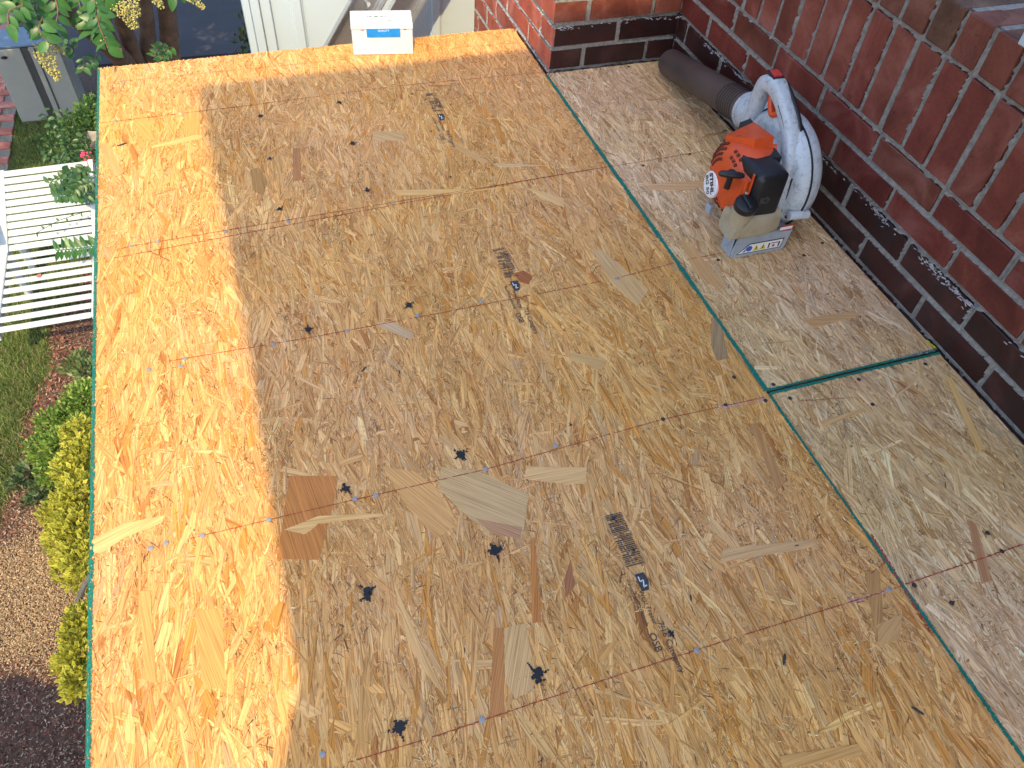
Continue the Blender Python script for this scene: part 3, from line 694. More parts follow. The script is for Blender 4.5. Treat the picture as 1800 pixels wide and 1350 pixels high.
def stamp(px, py, seed, light=1.0):
    """grade stamp: bars, block mark and lettering read towards the viewer"""
    c = deck(px, py); rr = random.Random(seed)
    D = Vector((-.02, -1, 0)).normalized(); U = Vector((1, -.02, 0)).normalized(); US = U * -.013; o = Vector((c[0], c[1], .0026))
    V = []; F = []
    def quad(s0, s1, t0_, t1_, z=0):
        i = len(V)
        for s, t in ((s0, t0_), (s1, t0_), (s1, t1_), (s0, t1_)): V.append(tuple(o + D * s + U * t + Vector((0, 0, z))))
        F.append((i, i + 1, i + 2, i + 3))
    s = 0
    while s < .098:
        w_ = rr.choice((.0013, .0016, .0019)); a = 0
        while a < .030:                        # each bar is broken where the strands left it dry
            L = rr.uniform(.004, .022)
            if rr.random() < .90 * light: quad(s, s + w_, a - .015 + rr.uniform(-.001, .001), min(a + L, .030) - .015)
            a += L + rr.uniform(0, .002)
        s += w_ + rr.choice((.0013, .0017, .0021))
    me = bpy.data.meshes.new('bar_print'); me.from_pydata(V, [], F); link('bar_print', me, M['stamp'], shA)
    b = MB(); q = o + D * .113 + US
    b.prism([q + U * .004, q + U * .020, q + D * .014 + U * .022, q + D * .030 + U * .016, q + D * .030 + U * .004], (0, 0, .00005)); b.build('block_mark', M['stamp'], shA)
    b = MB(); z3 = Vector((0, 0, .0002)); q2 = q + z3
    for (a0, b0, a1, b1) in ((.005, .008, .014, .008), (.014, .008, .012, .014), (.012, .014, .024, .010), (.024, .010, .022, .016)):
        p0 = q2 + D * a0 + U * b0; p1 = q2 + D * a1 + U * b1; dd = (p1 - p0).normalized(); nn = Vector((-dd.y, dd.x, 0)) * .0009
        b.prism([p0 - nn, p1 - nn, p1 + nn, p0 + nn], (0, 0, .00005))
    b.build('block_mark_line', M['decal'], shA)
    put_text('lettering', 'West Fraser', o + D * .140 - U * .014, D, U, .0115, M['stamp'], shA)
    put_text('lettering', 'westfraser.com/osb', o + D * .124 - U * .026, D, U, .0092, M['stamp'], shA)
    put_text('lettering', 'OSB', o + D * .209 - U * .028, D, U, .0165, M['stamp'], shA)
    put_text('lettering', '7/16 Category', o + D * .196 - U * .007, D, U, .0140, M['stamp'], shA)
stamp(1077, 905, 1); stamp(877, 438, 2, .8); stamp(757, 165, 3, .6)

# ------------------------------------------------------------------ brick walls
CO = .0677; JT = .0120
def brickwall(name, label, O, e1, nrm, courses, amin, amax, bmin, bmax, mm='mortar', res=.003, cutgroove=None, dropmortar=.0):
    """O origin, e1 along the wall, z up, nrm outward; courses: list of bricks (a0,a1,b0,b1,material key,depth)"""
    O = Vector(O); e1 = Vector(e1); e2 = Vector((0, 0, 1)); nrm = Vector(nrm)
    root = empty(name, O + e1 * (amin + amax) / 2, label, 'brick wall')
    cache = {}
    Bm = basis(Vector((0, 0, 0)), e1, e2); 
    flip = Vector((Bm[0][2], Bm[1][2], Bm[2][2])).dot(nrm) < 0
    rects = []
    for (a0, a1, b0, b1, mk, proud) in courses:
        rects.append((a0, a1, b0, b1))
        if a1 < amin or a0 > amax: continue
        key = (round(a1 - a0, 3), round(b1 - b0, 3), mk, R.randrange(3))
        if key not in cache:
            dx, dy, dz = a1 - a0, b1 - b0, .07
            b = bmesh.new(); bmesh.ops.create_cube(b, size=1, matrix=Matrix.Diagonal((dx, dy, dz, 1)))
            bmesh.ops.bevel(b, geom=list(b.edges), offset=.0022, segments=1, affect='EDGES')
            rr = random.Random(hash(key[:2]) % 999 + key[3])
            for v in b.verts: v.co += Vector((rr.uniform(-.0012, .0012), rr.uniform(-.0012, .0012), rr.uniform(-.0005, .0005)))
            me = bpy.data.meshes.new('brick'); b.to_mesh(me); b.free()
            me.transform(basis(Vector((0, 0, 0)), e1, e2)); me.materials.append(M[mk]); cache[key] = me
        p = O + e1 * ((a0 + a1) / 2) + e2 * ((b0 + b1) / 2) + nrm * (proud - .035 + R.uniform(-.0008, .0008))
        link('brick', cache[key], None, root, p)
    rc = np.array(rects)
    na = int((amax - amin) / res) + 1; nb = int((bmax - bmin) / res) + 1
    A, B = np.meshgrid(np.linspace(amin, amax, na), np.linspace(bmin, bmax, nb))
    A = A.ravel(); B = B.ravel()
    sd = np.full(A.shape, 9.0)
    for a0, a1, b0, b1 in rc:
        m_ = (A > a0 - .03) & (A < a1 + .03) & (B > b0 - .03) & (B < b1 + .03)
        if not m_.any(): continue
        d = np.maximum(np.maximum(a0 - A[m_], A[m_] - a1), np.maximum(b0 - B[m_], B[m_] - b1))
        sd[m_] = np.minimum(sd[m_], d)
    n1 = fbm(A * 70, B * 70, 3, 3); n2 = fbm(A * 260, B * 260, 8, 3); n3 = fbm(A * 14, B * 14, 5, 2)
    lim = -.0005 - .006 * np.clip(n1 - .40, 0, 1) - .0022 * (n2 - .4)
    on = np.clip((sd - lim) / .0016, 0, 1)
    h = -.0035 + .0040 * (n1 - .2) + .0030 * (n2 - .4) + .0012 * (n3 - .3)
    h = h - .0028 * np.clip((sd - .0030) / .0012, 0, 1) * (n3 > .30)
    h = np.where((sd < .0015) & (sd > lim), np.maximum(h, .0006 + .0016 * n2), h)
    if cutgroove is not None:
        for g in cutgroove: h = h - .012 * np.clip(1 - np.abs(B - g[0] - .0012 * (n1 - .4) * 2) / g[1], 0, 1)
    h = h * on + (-.013) * (1 - on) + dropmortar
    P = np.array(O)[None] + A[:, None] * np.array(e1)[None] + B[:, None] * np.array([0, 0, 1.0])[None] + h[:, None] * np.array(nrm)[None]
    I = np.arange(na * nb).reshape(nb, na)
    F = np.stack([I[:-1, :-1], I[:-1, 1:], I[1:, 1:], I[1:, :-1]], -1).reshape(-1, 4)
    dead = (on.reshape(nb, na) <= 0)
    dq = (dead[:-1, :-1] & dead[:-1, 1:] & dead[1:, 1:] & dead[1:, :-1]).reshape(-1)
    F = F[~dq]
    if flip: F = F[:, ::-1]
    o = bigmesh('mortar', P, F, M[mm], root); smooth(o.data, 180); o['kind'] = 'stuff'
    b = MB().prism([O + e1 * amin + e2 * bmin - nrm * .012, O + e1 * amax + e2 * bmin - nrm * .012, O + e1 * amax + e2 * bmax - nrm * .012, O + e1 * amin + e2 * bmax - nrm * .012], nrm * -.2)
    b.build('backing', M['mortar'], root)
    return root
XW = 1.258
# right wall: running bond courses, soldier course, rowlock sill
cs = []
L = .2050
Yoff = {0: .804, 1: .804, 2: .884 + .0, 3: .820}
joints0 = {-3: .90, -2: .80, -1: .90, 0: .845 - .0, 1: .779, 2: .884, 3: .790}
# joint positions measured on the wall
joints0[0] = .884; joints0[1] = .803; joints0[0] = .651; joints0[1] = .752; joints0[2] = .848; joints0[3] = .739
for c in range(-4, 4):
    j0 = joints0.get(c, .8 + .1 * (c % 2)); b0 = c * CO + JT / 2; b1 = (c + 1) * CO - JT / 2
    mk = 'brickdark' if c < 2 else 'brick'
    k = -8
    while True:
        a0 = j0 + k * L + JT / 2; a1 = a0 + L - JT; k += 1
        if a1 < -.6: continue
        if a0 > 2.03: break
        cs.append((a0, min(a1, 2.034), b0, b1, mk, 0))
zs = 4 * CO; SH = .201
SP = .0731
for k in range(-10, 32):
    a0 = .793 + (k - 11) * SP + .0065; a1 = a0 + SP - .013
    if a1 > 2.03: break
    if a0 < -.6: continue
    cs.append((a0, a1, zs + JT / 2, zs + SH - JT / 2, 'soldier', .0005))
    if a1 < 1.9: cs.append((a0 - .007, a1 - .007, zs + SH + JT / 2, zs + SH + .085, 'rowlock', .004))
wr = brickwall('brick_wall', 'long shaded red brick wall on the right with upright soldier course and sill', (XW, 0, 0), (0, 1, 0), (-1, 0, 0), cs, -.55, 2.034, -.25, .556, cutgroove=[(2 * CO, .004)])
# sill tops running back into the opening, with window frame above
for k in range(-8, 28):
    a0 = .793 + (k - 11) * SP + .0065 - .007
    if a0 + SP > 1.93: break
    link('sill_brick', brickmesh('sill_brick', .20, SP - .013, .07, .002, M['rowlock'], .001, k % 4), None, wr, (XW + .106, a0 + (SP - .013) / 2, zs + SH + .050))
MB().box((XW + .012, -.55, zs + SH + .01), (XW + .3, 1.94, zs + SH + .080)).build('sill_bed', M['mortar'], wr)
# brick return above sill near the corner
wf = empty('window_frame', (XW + .1, .4, .56), 'white window frame corner standing on the brick sill, top right', 'window')
wq = at(1787, 77, 0, 1.236)
MB().box((1.236, -.6, wq[2]), (1.253, wq[1], wq[2] + .07), .002).build('casing_corner', M['whitewall'], wf)
MB().box((1.2535, -.6, wq[2] + .012), (XW + .10, wq[1] - .004, wq[2] + .069), .002).build('bottom_rail', M['whitewall'], wf)
MB().box((XW + .046, wq[1] - .06, wq[2] + .0695), (XW + .099, wq[1] - .005, 1.6), .004).build('side_rail', M['whitewall'], wf)
MB().box((XW + .066, -.6, wq[2] + .0695), (XW + .072, wq[1] - .061, 1.6)).build('pane', simple('dark_glass', (.02, .025, .03), .08), wf)
cs = []
for c in range(0, 12):
    b0 = zs + L + .0 + c * CO + JT / 2
    for k in range(4):
        a0 = 1.94 - .3 + k * L - (c % 2) * .1; 
        cs.append((max(a0, 1.64), min(a0 + L - JT, 2.034), b0, b0 + CO - JT, 'brick', 0)) if a0 < 1.98 and min(a0 + L - JT, 2.034) - max(a0, 1.64) > .02 else None
# the pilaster front
cs = []
PX = .861; PY = 2.042
fj = {0: .966 - .0, 1: 1.068, 2: .966, 3: 1.068, -1: 1.068, 4: .966, 5: 1.068}
for c in range(-4, 8):
    j0 = .966 if c % 2 == 0 else 1.068 - .0; b0 = c * CO + JT / 2; b1 = (c + 1) * CO - JT / 2
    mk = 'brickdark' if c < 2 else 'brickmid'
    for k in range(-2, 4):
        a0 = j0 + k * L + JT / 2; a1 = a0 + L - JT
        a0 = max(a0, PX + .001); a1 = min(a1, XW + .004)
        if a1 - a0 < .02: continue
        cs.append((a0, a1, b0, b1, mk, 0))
brickwall('brick_pilaster', 'brick pilaster face at the top centre ending the deck, dark lower courses', (0, PY, 0), (1, 0, 0), (0, -1, 0), cs, PX + .002, XW - .002, -.25, .52, cutgroove=[(2 * CO, .003)])
# the pilaster side, grazed by the sun
cs = []
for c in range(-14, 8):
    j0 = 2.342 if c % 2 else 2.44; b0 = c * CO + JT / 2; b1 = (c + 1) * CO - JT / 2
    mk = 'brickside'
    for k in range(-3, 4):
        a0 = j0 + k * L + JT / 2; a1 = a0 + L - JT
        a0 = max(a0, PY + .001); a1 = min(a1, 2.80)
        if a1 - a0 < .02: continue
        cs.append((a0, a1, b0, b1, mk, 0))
brickwall('brick_return_wall', 'sunlit red brick wall side receding beyond the deck toward white siding', (PX, 0, 0), (0, 1, 0), (-1, 0, 0), cs, PY + .002, 2.80, -.95, .52, mm='mortarlit', cutgroove=[(2 * CO, .003)])
MB().box((PX + .09, PY + .09, -2.4), (XW + .4, 2.9, .52)).build('pilaster_core', M['mortar']).update_tag()
pc = C.objects['pilaster_core']; pc['label'] = 'masonry body behind the brick pilaster faces'; pc['category'] = 'masonry'
# saw-cut line with sealant scraps over the second course
def residue(par_, O, e1, nrm, a0, a1, b, seed, dens=1400):
    rs = np.random.RandomState(seed); n = int((a1 - a0) * dens); O = np.array(O, float); e1 = np.array(e1, float); nrm = np.array(nrm, float)
    s = rs.uniform(a0, a1, n); k = vnoise(s * 18, s * 0, seed) ; keep = rs.rand(n) < np.clip(k * 1.4 - .5, .02, .5); s = s[keep]; n = len(s)
    k = vnoise(s * 30, s * 0 + 4, seed + 1)
    t = -.0035 - np.abs(rs.normal(0, .0045, n)) * (.3 + k * 1.6); L = rs.uniform(.003, .010, n); W = rs.uniform(.001, .0035, n)
    a = rs.normal(0, .35, n); V = np.zeros((n, 4, 3)); hh = rs.uniform(.0012, .0032, n)
    for i, (u, v) in enumerate(((-1, -1), (1, -1), (.8, 1), (-.8, 1))):
        uu = s + u * L / 2 * np.cos(a) - v * W / 2 * np.sin(a); vv = b + t + u * L / 2 * np.sin(a) + v * W / 2 * np.cos(a)
        V[:, i] = O + uu[:, None] * e1 + vv[:, None] * np.array([0, 0, 1]) + (hh + .0006 * u)[:, None] * nrm
    o = bigmesh('sealant_scraps', V.reshape(-1, 3), np.arange(4 * n).reshape(n, 4), M['residue'], par_); o['kind'] = 'stuff'
residue(wr, (XW, 0, 0), (0, 1, 0), (-1, 0, 0), .3, 2.03, 2 * CO, 5)
residue(C.objects['brick_pilaster'], (0, PY, 0), (1, 0, 0), (0, -1, 0), PX, XW, 2 * CO, 6, 900)
def tarline(par_, P0, P1, r, seed):
    rr = random.Random(seed); P0 = Vector(P0); P1 = Vector(P1); n = max(6, int((P1 - P0).length / .012))
    pts = [P0.lerp(P1, i / n) + Vector((rr.uniform(-.0015, .0015), rr.uniform(-.0015, .0015), rr.uniform(-.0015, .001))) for i in range(n + 1)]
    MB().tube(pts, [r * rr.uniform(.7, 1.3) for _ in pts], 7).build('roofing_cement', M['tar'], par_, sm=True)
tarline(wr, (XW - .006, -.4, -.012), (XW - .006, .76, -.012), .009, 1)
tarline(C.objects['brick_pilaster'], (PX + .02, PY - .006, -.004), (XW - .02, PY - .006, -.004), .007, 2)
# black gap and sealant between sheet and return wall
MB().box((.846, 2.034, -.3), (.860, 2.33, -.013)).build('dark_gap', M['darkgap'], C.objects['brick_return_wall'])
tarline(C.objects['brick_return_wall'], (.851, 2.05, -.008), (.853, 2.24, -.010), .006, 3)

# ------------------------------------------------------------------ white board-and-batten siding beyond the deck
ww = empty('white_siding_wall', (.48, 2.82, -2.4), 'white panelled siding wall with vertical battens beyond the far deck edge', 'siding wall')
YW = 2.79
MB().box((.105, YW, -2.4), (.859, YW + .1, .6)).build('panel', M['whitewall'], ww)
for xb in (.224, .711, .48):
    if xb == .48: continue
    MB().box((xb - .016, YW - .014, -2.4), (xb + .016, YW - .001, .6), .003).build('batten', M['whitewall'], ww)
    MB().box((xb - .022, YW - .005, -2.4), (xb + .022, YW - .0005, .6), .001).build('batten_back', M['whitewall'], ww)
MB().box((.075, YW - .02, -2.4), (.104, YW + .13, .6), .003).build('corner_trim', M['whitewall'], ww)
MB().box((.050, YW + .01, -2.4), (.074, YW + .16, .6), .003).build('corner_trim', M['whitewall'], ww)
MB().box((.1055, YW - .012, -2.4), (.140, YW - .001, .6), .003).build('corner_trim', M['whitewall'], ww)

# ------------------------------------------------------------------ ladder leaning against the return wall
ld = empty('aluminium_ladder', (.3, 2.5, ZG), 'grey aluminium ladder leaning right beyond the deck edge behind the carton', 'ladder')
dv = Vector((.69, 0, 1)).normalized(); pv_ = Vector((1, 0, -.69)).normalized(); hw = .047
def rail(x0, y, ztop):
    o = Vector((x0, y, 0)); a = o + dv * (-2.6); b = o + dv * (ztop / dv.z)
    bb = MB(); th = .0025; fl = .024
    for (u0, u1, v0, v1) in ((-hw, hw, 0, th), (-hw, -hw + th * 1.6, -fl, 0), (hw - th * 1.6, hw, -fl, 0), (-hw + .012, -hw + .015, -.004, 0), (hw - .015, hw - .012, -.004, 0)):
        pts = [a + pv_ * u0 + Vector((0, v0, 0)), a + pv_ * u1 + Vector((0, v0, 0)), a + pv_ * u1 + Vector((0, v1, 0)), a + pv_ * u0 + Vector((0, v1, 0))]
        bb.prism(pts, b - a)
    return bb.build('rail', M['alu'], ld)
rail(.362, 2.46, .13); rail(.605, 2.66, .29)
for k in range(-8, 2):
    z = .055 + k * .29
    if z > .1: continue
    p0 = Vector((.362, 2.462, 0)) + dv * (z / dv.z); p1 = Vector((.605, 2.658, 0)) + dv * (z / dv.z)
    MB().cyl(p0, p1, .0155, n=16).build('rung', M['alu'], ld, sm=True)
    q = p1 + Vector((0, -.004, 0))
    MB().lathe(p1 + Vector((0, .0, 0)), (0, -1, 0), [(0, .021), (.004, .021), (.005, .017), (.002, .015)], 20).build('rung_cap', M['alu'], ld, sm=True)

# ------------------------------------------------------------------ carton of nails
bx = empty('nail_carton', (.4125, 2.28, 0), 'dirty white cardboard carton with bright blue label at the far deck edge', 'box')
bl = Vector((*deck(622, 98), .0018)); br = Vector((*deck(727, 96), .0018))
ex = (br - bl).normalized(); ey = Vector((-ex.y, ex.x, 0)); Wd = (br - bl).length; Dp = .085; Hh = .088
Bx = basis(bl, ex, ey)
def bxo(name, lo, hi, mat, bev=.001, p=bx): return MB().box(lo, hi, bev, Bx).build(name, mat, p)
bxo('body', (0, 0, 0), (Wd, Dp, Hh), M['card'], .0015)
lid = bxo('lid', (-.001, -.0018, Hh + .0002), (Wd + .001, Dp + .001, Hh + .0035), M['card'], .0008)
bxo('lid_flap', (-.0012, -.0022, Hh - .012), (Wd + .0012, -.0006, Hh + .0002), M['card'], .0004)
bxo('blue_label', (.043, -.0030, Hh - .034), (.139, -.0022, Hh - .010), M['blue'], .0001)
bxo('printed_panel', (.042, .012, Hh + .0036), (.135, .058, Hh + .0042), simple('pale_blue_print', (.62, .74, .76), .6, var=.1, scale=60), .0001)
def bt(txt, x, y, size, mat, z=Hh + .0045):
    put_text('lettering', txt, Bx @ Vector((x, y, z)), ex, ey, size, mat, bx, bold=size * .02)
bt('TRUBUILT', .044, .040, .0135, M['ink']); bt('ROOFING NAILS', .046, .029, .006, M['stamp']); bt('1-1/4  EG', .09, .020, .006, M['stamp'])
for k in range(3): bxo('print_line', (.044 + k * .03, .014, Hh + .0044), (.062 + k * .03, .0165, Hh + .0047), M['stamp'], .00005)
put_text('lettering', 'QUALITY', Bx @ Vector((.075, -.0034, Hh - .018)), ex, Vector((0, 0, 1)), .008, M['decal'], bx)
for x_ in (.028, .150): bxo('red_mark', (x_, -.0026, Hh - .014), (x_ + .007, -.0023, Hh - .0125), M['redplug'], .00005)

# ------------------------------------------------------------------ leaf blower
bw = empty('leaf_blower', (1.08, 1.22, 0), 'orange and white petrol leaf blower standing upright beside the brick wall', 'leaf blower')
Z0 = .0018
def rr_sec(w_, h_, r=.3, n=4):
    """rounded rectangle section, w along x, h along y"""
    q = min(w_, h_) * r; out = []
    for cx_, cy_, a0 in ((w_ / 2 - q, h_ / 2 - q, 0), (-w_ / 2 + q, h_ / 2 - q, 90), (-w_ / 2 + q, -h_ / 2 + q, 180), (w_ / 2 - q, -h_ / 2 + q, 270)):
        for k in range(n): 
            t = math.radians(a0 + 90 * k / (n - 1)); out.append((cx_ + q * math.cos(t), cy_ + q * math.sin(t)))
    return out
def catmull(pts, n=6):
    P = [Vector(p) for p in pts]; P = [P[0] * 2 - P[1]] + P + [P[-1] * 2 - P[-2]]; out = []
    for i in range(1, len(P) - 2):
        for k in range(n):
            t = k / n; p0, p1, p2, p3 = P[i - 1:i + 3]
            out.append(.5 * ((2 * p1) + (p2 - p0) * t + (2 * p0 - 5 * p1 + 4 * p2 - p3) * t * t + (3 * p1 - p0 - 3 * p2 + p3) * t ** 3))
    out.append(P[-2]); return out
def interp(vals, n=6):
    out = []
    for a, b in zip(vals, vals[1:]):
        for k in range(n): out.append(a + (b - a) * k / n)
    return out + [vals[-1]]
# fan housing: round scroll seen from its rear edge
VC = Vector((1.085, 1.262, .1360)); VR = .128
MB().lathe(VC, (1, 0, 0), [(.0, .05), (.0, VR - .030), (.006, VR - .012), (.018, VR - .001), (.040, VR + .003), (.058, VR - .002), (.070, VR - .014), (.078, VR - .035), (.080, .05), (.080, .02)], 56).build('fan_housing', M['wplastic'], bw, sm=True)
MB().lathe(VC + Vector((.002, 0, 0)), (1, 0, 0), [(.028, VR - .01), (.028, VR + .0055), (.030, VR + .0055), (.030, VR - .01)], 56).build('housing_seam', M['black'], bw, sm=True)
# outlet neck, collar and tube
tb0 = Vector((1.170, 1.446, .155)); tb1 = Vector((1.198, 1.945, .0435))
td = (tb1 - tb0).normalized()
MB().tube(catmull([(1.150, 1.355, .165), (1.160, 1.395, .163), tb0 - td * .01, tb0 + td * .046], 4), [.030, .034, .038, .041] + [.0445] * 4 + [.045] * 4 + [.0445], 24).build('outlet_collar', M['wplastic'], bw, sm=True)
MB().cyl(tb0 + td * .03, tb0 + td * .040, .0465, n=28).build('collar_ring', M['wplastic'], bw, sm=True)
MB().box((-.012, -.016, .044), (.012, .016, .058), .003, Matrix.Translation(tb0 + td * .02)).build('collar_catch', M['wplastic'], bw)
MB().lathe(tb0 + td * .045, td, [(0, .0405), (.10, .0405), (.40, .039), (.452, .0385), (.457, .037), (.456, .033), (.30, .033)], 36).build('blower_tube', M['pipe'], bw, sm=True)
for k in range(7):
    MB().lathe(tb0 + td * (.066 + .011 * k), td, [(0, .0395), (.001, .0415), (.0035, .0415), (.0045, .0395)], 36).build('tube_ridge', M['black'], bw, sm=True)
# handle loop
hx = 1.088
hp = [(hx + .012, 1.372, .170), (hx + .010, 1.372, .215), (hx + .008, 1.366, .262), (hx + .008, 1.352, .296), (hx + .008, 1.322, .304), (hx + .008, 1.285, .286), (hx + .008, 1.244, .258), (hx + .006, 1.206, .220), (hx + .004, 1.184, .170), (hx, 1.172, .120), (hx - .004, 1.168, .078)]
cp = catmull(hp, 5)
ws = interp([.034, .032, .034, .044, .040, .032, .034, .036, .040, .044, .046], 5); ts = interp([.032, .032, .034, .036, .036, .032, .034, .034, .032, .028, .024], 5)
MB().loft(cp, [rr_sec(a, b, .3) for a, b in zip(ts, ws)], up=Vector((1, 0, 0))).build('handle', M['wplastic'], bw, sm=50)
MB().box((-.014, -.016, -.002), (.014, .016, .004), .001, Matrix.Translation((hx + .008, 1.338, .3215)) @ Matrix.Rotation(.15, 4, 'X')).build('stop_switch', M['black'], bw)
MB().box((-.010, -.011, .003), (.010, .011, .007), .001, Matrix.Translation((hx + .008, 1.338, .3215)) @ Matrix.Rotation(.15, 4, 'X')).build('switch_cap', M['redplug'], bw)
MB().loft(catmull([(hx + .008, 1.330, .286), (hx + .006, 1.316, .262), (hx + .004, 1.300, .250), (hx + .006, 1.284, .264)], 4), [rr_sec(.012, .016, .4)] * 13, up=Vector((1, 0, 0))).build('throttle_trigger', M['orange'], bw, sm=True)
hq = [Vector(p) + Vector((.016, -.016 if k > 6 else -.010, .010 if k < 7 else .0)) for k, p in enumerate(hp)][4:]
MB().loft(catmull(hq, 5), [rr_sec(.007, .010, .4)] * (5 * (len(hq) - 1) + 1), up=Vector((1, 0, 0))).build('handle_gap', M['black'], bw, sm=50)
hq = [Vector(p) + Vector((-.0165, -.006, 0)) for p in hp][5:]
MB().loft(catmull(hq, 5), [rr_sec(.0016, .0016, .4)] * (5 * (len(hq) - 1) + 1), up=Vector((1, 0, 0))).build('mould_seam', M['black'], bw)
# saddle under the handle
MB().loft(catmull([(hx + .004, 1.362, .172), (hx, 1.335, .184), (hx - .004, 1.300, .192), (hx - .006, 1.250, .196), (hx - .008, 1.205, .176)], 4),
          [rr_sec(.038, .050, .4)] * 5 + [rr_sec(.038, .060, .4)] * 12, up=Vector((1, 0, 0))).build('handle_saddle', M['wplastic'], bw, sm=50)
MB().cyl((hx - .040, 1.232, .214), (hx - .020, 1.226, .216), .0085, n=14).build('choke_knob', M['orange'], bw, sm=True)
# shoulder joining saddle to engine
MB().prism([(hx - .045, 1.305, .120), (hx - .045, 1.31, .175), (hx - .045, 1.28, .205), (hx - .045, 1.23, .208), (hx - .045, 1.19, .175), (hx - .045, 1.185, .05), (hx - .045, 1.26, .04), (hx - .045, 1.36, .09)], (.045, 0, 0)).build('engine_backplate', M['wplastic'], bw, sm=30, bev=.006)
# rear strip running down over the tank
MB().loft(catmull([(hx - .020, 1.176, .165), (hx - .024, 1.168, .12), (hx - .026, 1.165, .075), (hx - .028, 1.168, .035)], 4), [rr_sec(.012, .042, .3)] * 13, up=Vector((1, 0, 0))).build('rear_strip', M['wplastic'], bw, sm=50)
MB().loft(catmull([(hx - .0005, 1.166, .175), (hx - .004, 1.160, .12), (hx - .006, 1.158, .08), (hx - .010, 1.162, .040)], 4), [rr_sec(.004, .004, .4)] * 13, up=Vector((1, 0, 0))).build('dark_seam', M['black'], bw)
MB().cyl((1.088, 1.136, .098), (1.135, 1.130, .098), .0105, n=12).build('catch_lever', M['wplastic'], bw, sm=True, bev=.002)
# engine: orange starter cover
EC = Vector((.992, 1.238, .143))
MB().lathe(EC + Vector((.045, 0, 0)), (-1, 0, 0), [(-.02, .078), (.0, .084), (.036, .086), (.050, .081), (.064, .070), (.075, .055), (.081, .03), (.082, .01)], 40, 1.0, 1.0).build('starter_cover', M['orange'], bw, sm=28)
MB().prism([(.985, 1.262, .232), (.985, 1.300, .215), (1.052, 1.305, .235), (1.052, 1.225, .246), (1.005, 1.225, .248)], (0, -.012, -.05)).build('cover_shoulder', M['orange'], bw, sm=30, bev=.006)
MB().prism([(.962, 1.160, .185), (.980, 1.152, .200), (1.000, 1.150, .200), (1.000, 1.150, .10), (.975, 1.155, .080), (.955, 1.165, .10)], (0, .05, 0)).build('cover_side', M['orange'], bw, sm=30, bev=.007)
MB().box((.958, 1.150, .10), (.962, 1.156, .205), .001).build('cover_rib', M['orange'], bw)
MB().box((.968, 1.1465, .10), (.972, 1.1520, .215), .001).build('cover_rib', M['orange'], bw)
M['hole'] = simple('dark_grille_void', (.10, .016, .008), .8)
for k in range(9):
    t = math.radians(104 + k * 10.5); p = EC + Vector((.006, -math.cos(t) * .0848, math.sin(t) * .0848))
    MB().box((-.0065, -.0024, -.006), (.0065, .0024, .006), .001, Matrix.Translation(p) @ Matrix.Rotation(-(t - math.pi / 2), 4, 'X')).build('vent_slot', M['black'], bw)
def discpt(r): return EC.x + .045 - float(np.interp(r, [.03, .056, .072, .084, .09], [.081, .075, .064, .051, .036]))
for (ta, tb_, rads) in ((112, 168, (.046, .057, .067, .077)), (205, 282, (.046, .057, .067, .077)), (60, 90, (.060, .072))):
    nseg = 6 if tb_ - ta > 40 else 3
    for i in range(nseg):
        a = math.radians(ta + (tb_ - ta) * (i + .5) / nseg)
        for k, r in enumerate(rads):
            a2 = a + (.06 if k % 2 else 0)
            p = Vector((discpt(r), EC.y - math.cos(a2) * r, EC.z + math.sin(a2) * r))
            sl_ = math.atan2(discpt(r + .004) - discpt(r - .004), .008)
            MB().box((-.0012, -.0036, -.0036), (.002, .0036, .0036), .0008, Matrix.Translation(p) @ Matrix.Rotation(-(a2 - math.pi / 2), 4, 'X') @ Matrix.Rotation(sl_, 4, 'Y')).build('grille_hole', M['hole'], bw)
bc = EC + Vector((-.036, .024, -.026)); nb_ = Vector((-1, .05, .05)).normalized()
MB().lathe(bc, nb_, [(-.02, .030), (.002, .030), (.004, .028)], 32).build('maker_badge', M['decal'], bw, sm=True)
rd = Vector((0, -.62, -.78)); rd = (rd - nb_ * rd.dot(nb_)).normalized(); up_ = nb_.cross(rd)
put_text('lettering', 'STIHL', bc + nb_ * .0046 - rd * .025 + up_ * .002, rd, up_, .0185, M['ink'], bw, bold=.0008)
put_text('lettering', 'BG 50', bc + nb_ * .0046 - rd * .022 - up_ * .016, rd, up_, .0165, M['ink'], bw, bold=.0004)
MB().box((.952, 1.240, .050), (.966, 1.258, .072), .003).build('grey_foot_tab', M['gplastic'], bw)
g = Vector((.935, 1.180, .200)); gx = Vector((.93, -.30, -.08)).normalized()
MB().loft([g - gx * .026, g - gx * .020, g, g + gx * .022, g + gx * .029], [rr_sec(.008, .008, .4), rr_sec(.013, .013, .4), rr_sec(.016, .017, .4), rr_sec(.013, .013, .4), rr_sec(.008, .008, .4)]).build('starter_grip', M['black'], bw, sm=True)
MB().loft([g + Vector((.004, .004, .004)), g + Vector((.007, .008, -.022)), g + Vector((.009, .012, -.042))], [rr_sec(.016, .016, .4), rr_sec(.013, .013, .4), rr_sec(.012, .014, .4)]).build('grip_stem', M['black'], bw, sm=True)
MB().lathe((.966, 1.1525, .165), (-.3, -1, 0), [(-.01, .006), (.002, .006), (.0035, .004)], 12).build('screw', M['nail'], bw, sm=True)
# black engine cover
MB().box((.974, 1.130, .088), (1.050, 1.235, .218), .016, Matrix.Identity(4), 3).build('muffler_cover', M['black'], bw, sm=True)
MB().prism([(1.020, 1.19, .218), (1.060, 1.19, .218), (1.060, 1.33, .228), (1.035, 1.33, .222)], (0, 0, -.03)).build('cylinder_shroud', M['black'], bw, bev=.004)
put_text('lettering', 'IO', (.990, 1.1292, .150), (1, 0, 0), (0, 0, 1), .022, M['cabdark'], bw, bold=.001)
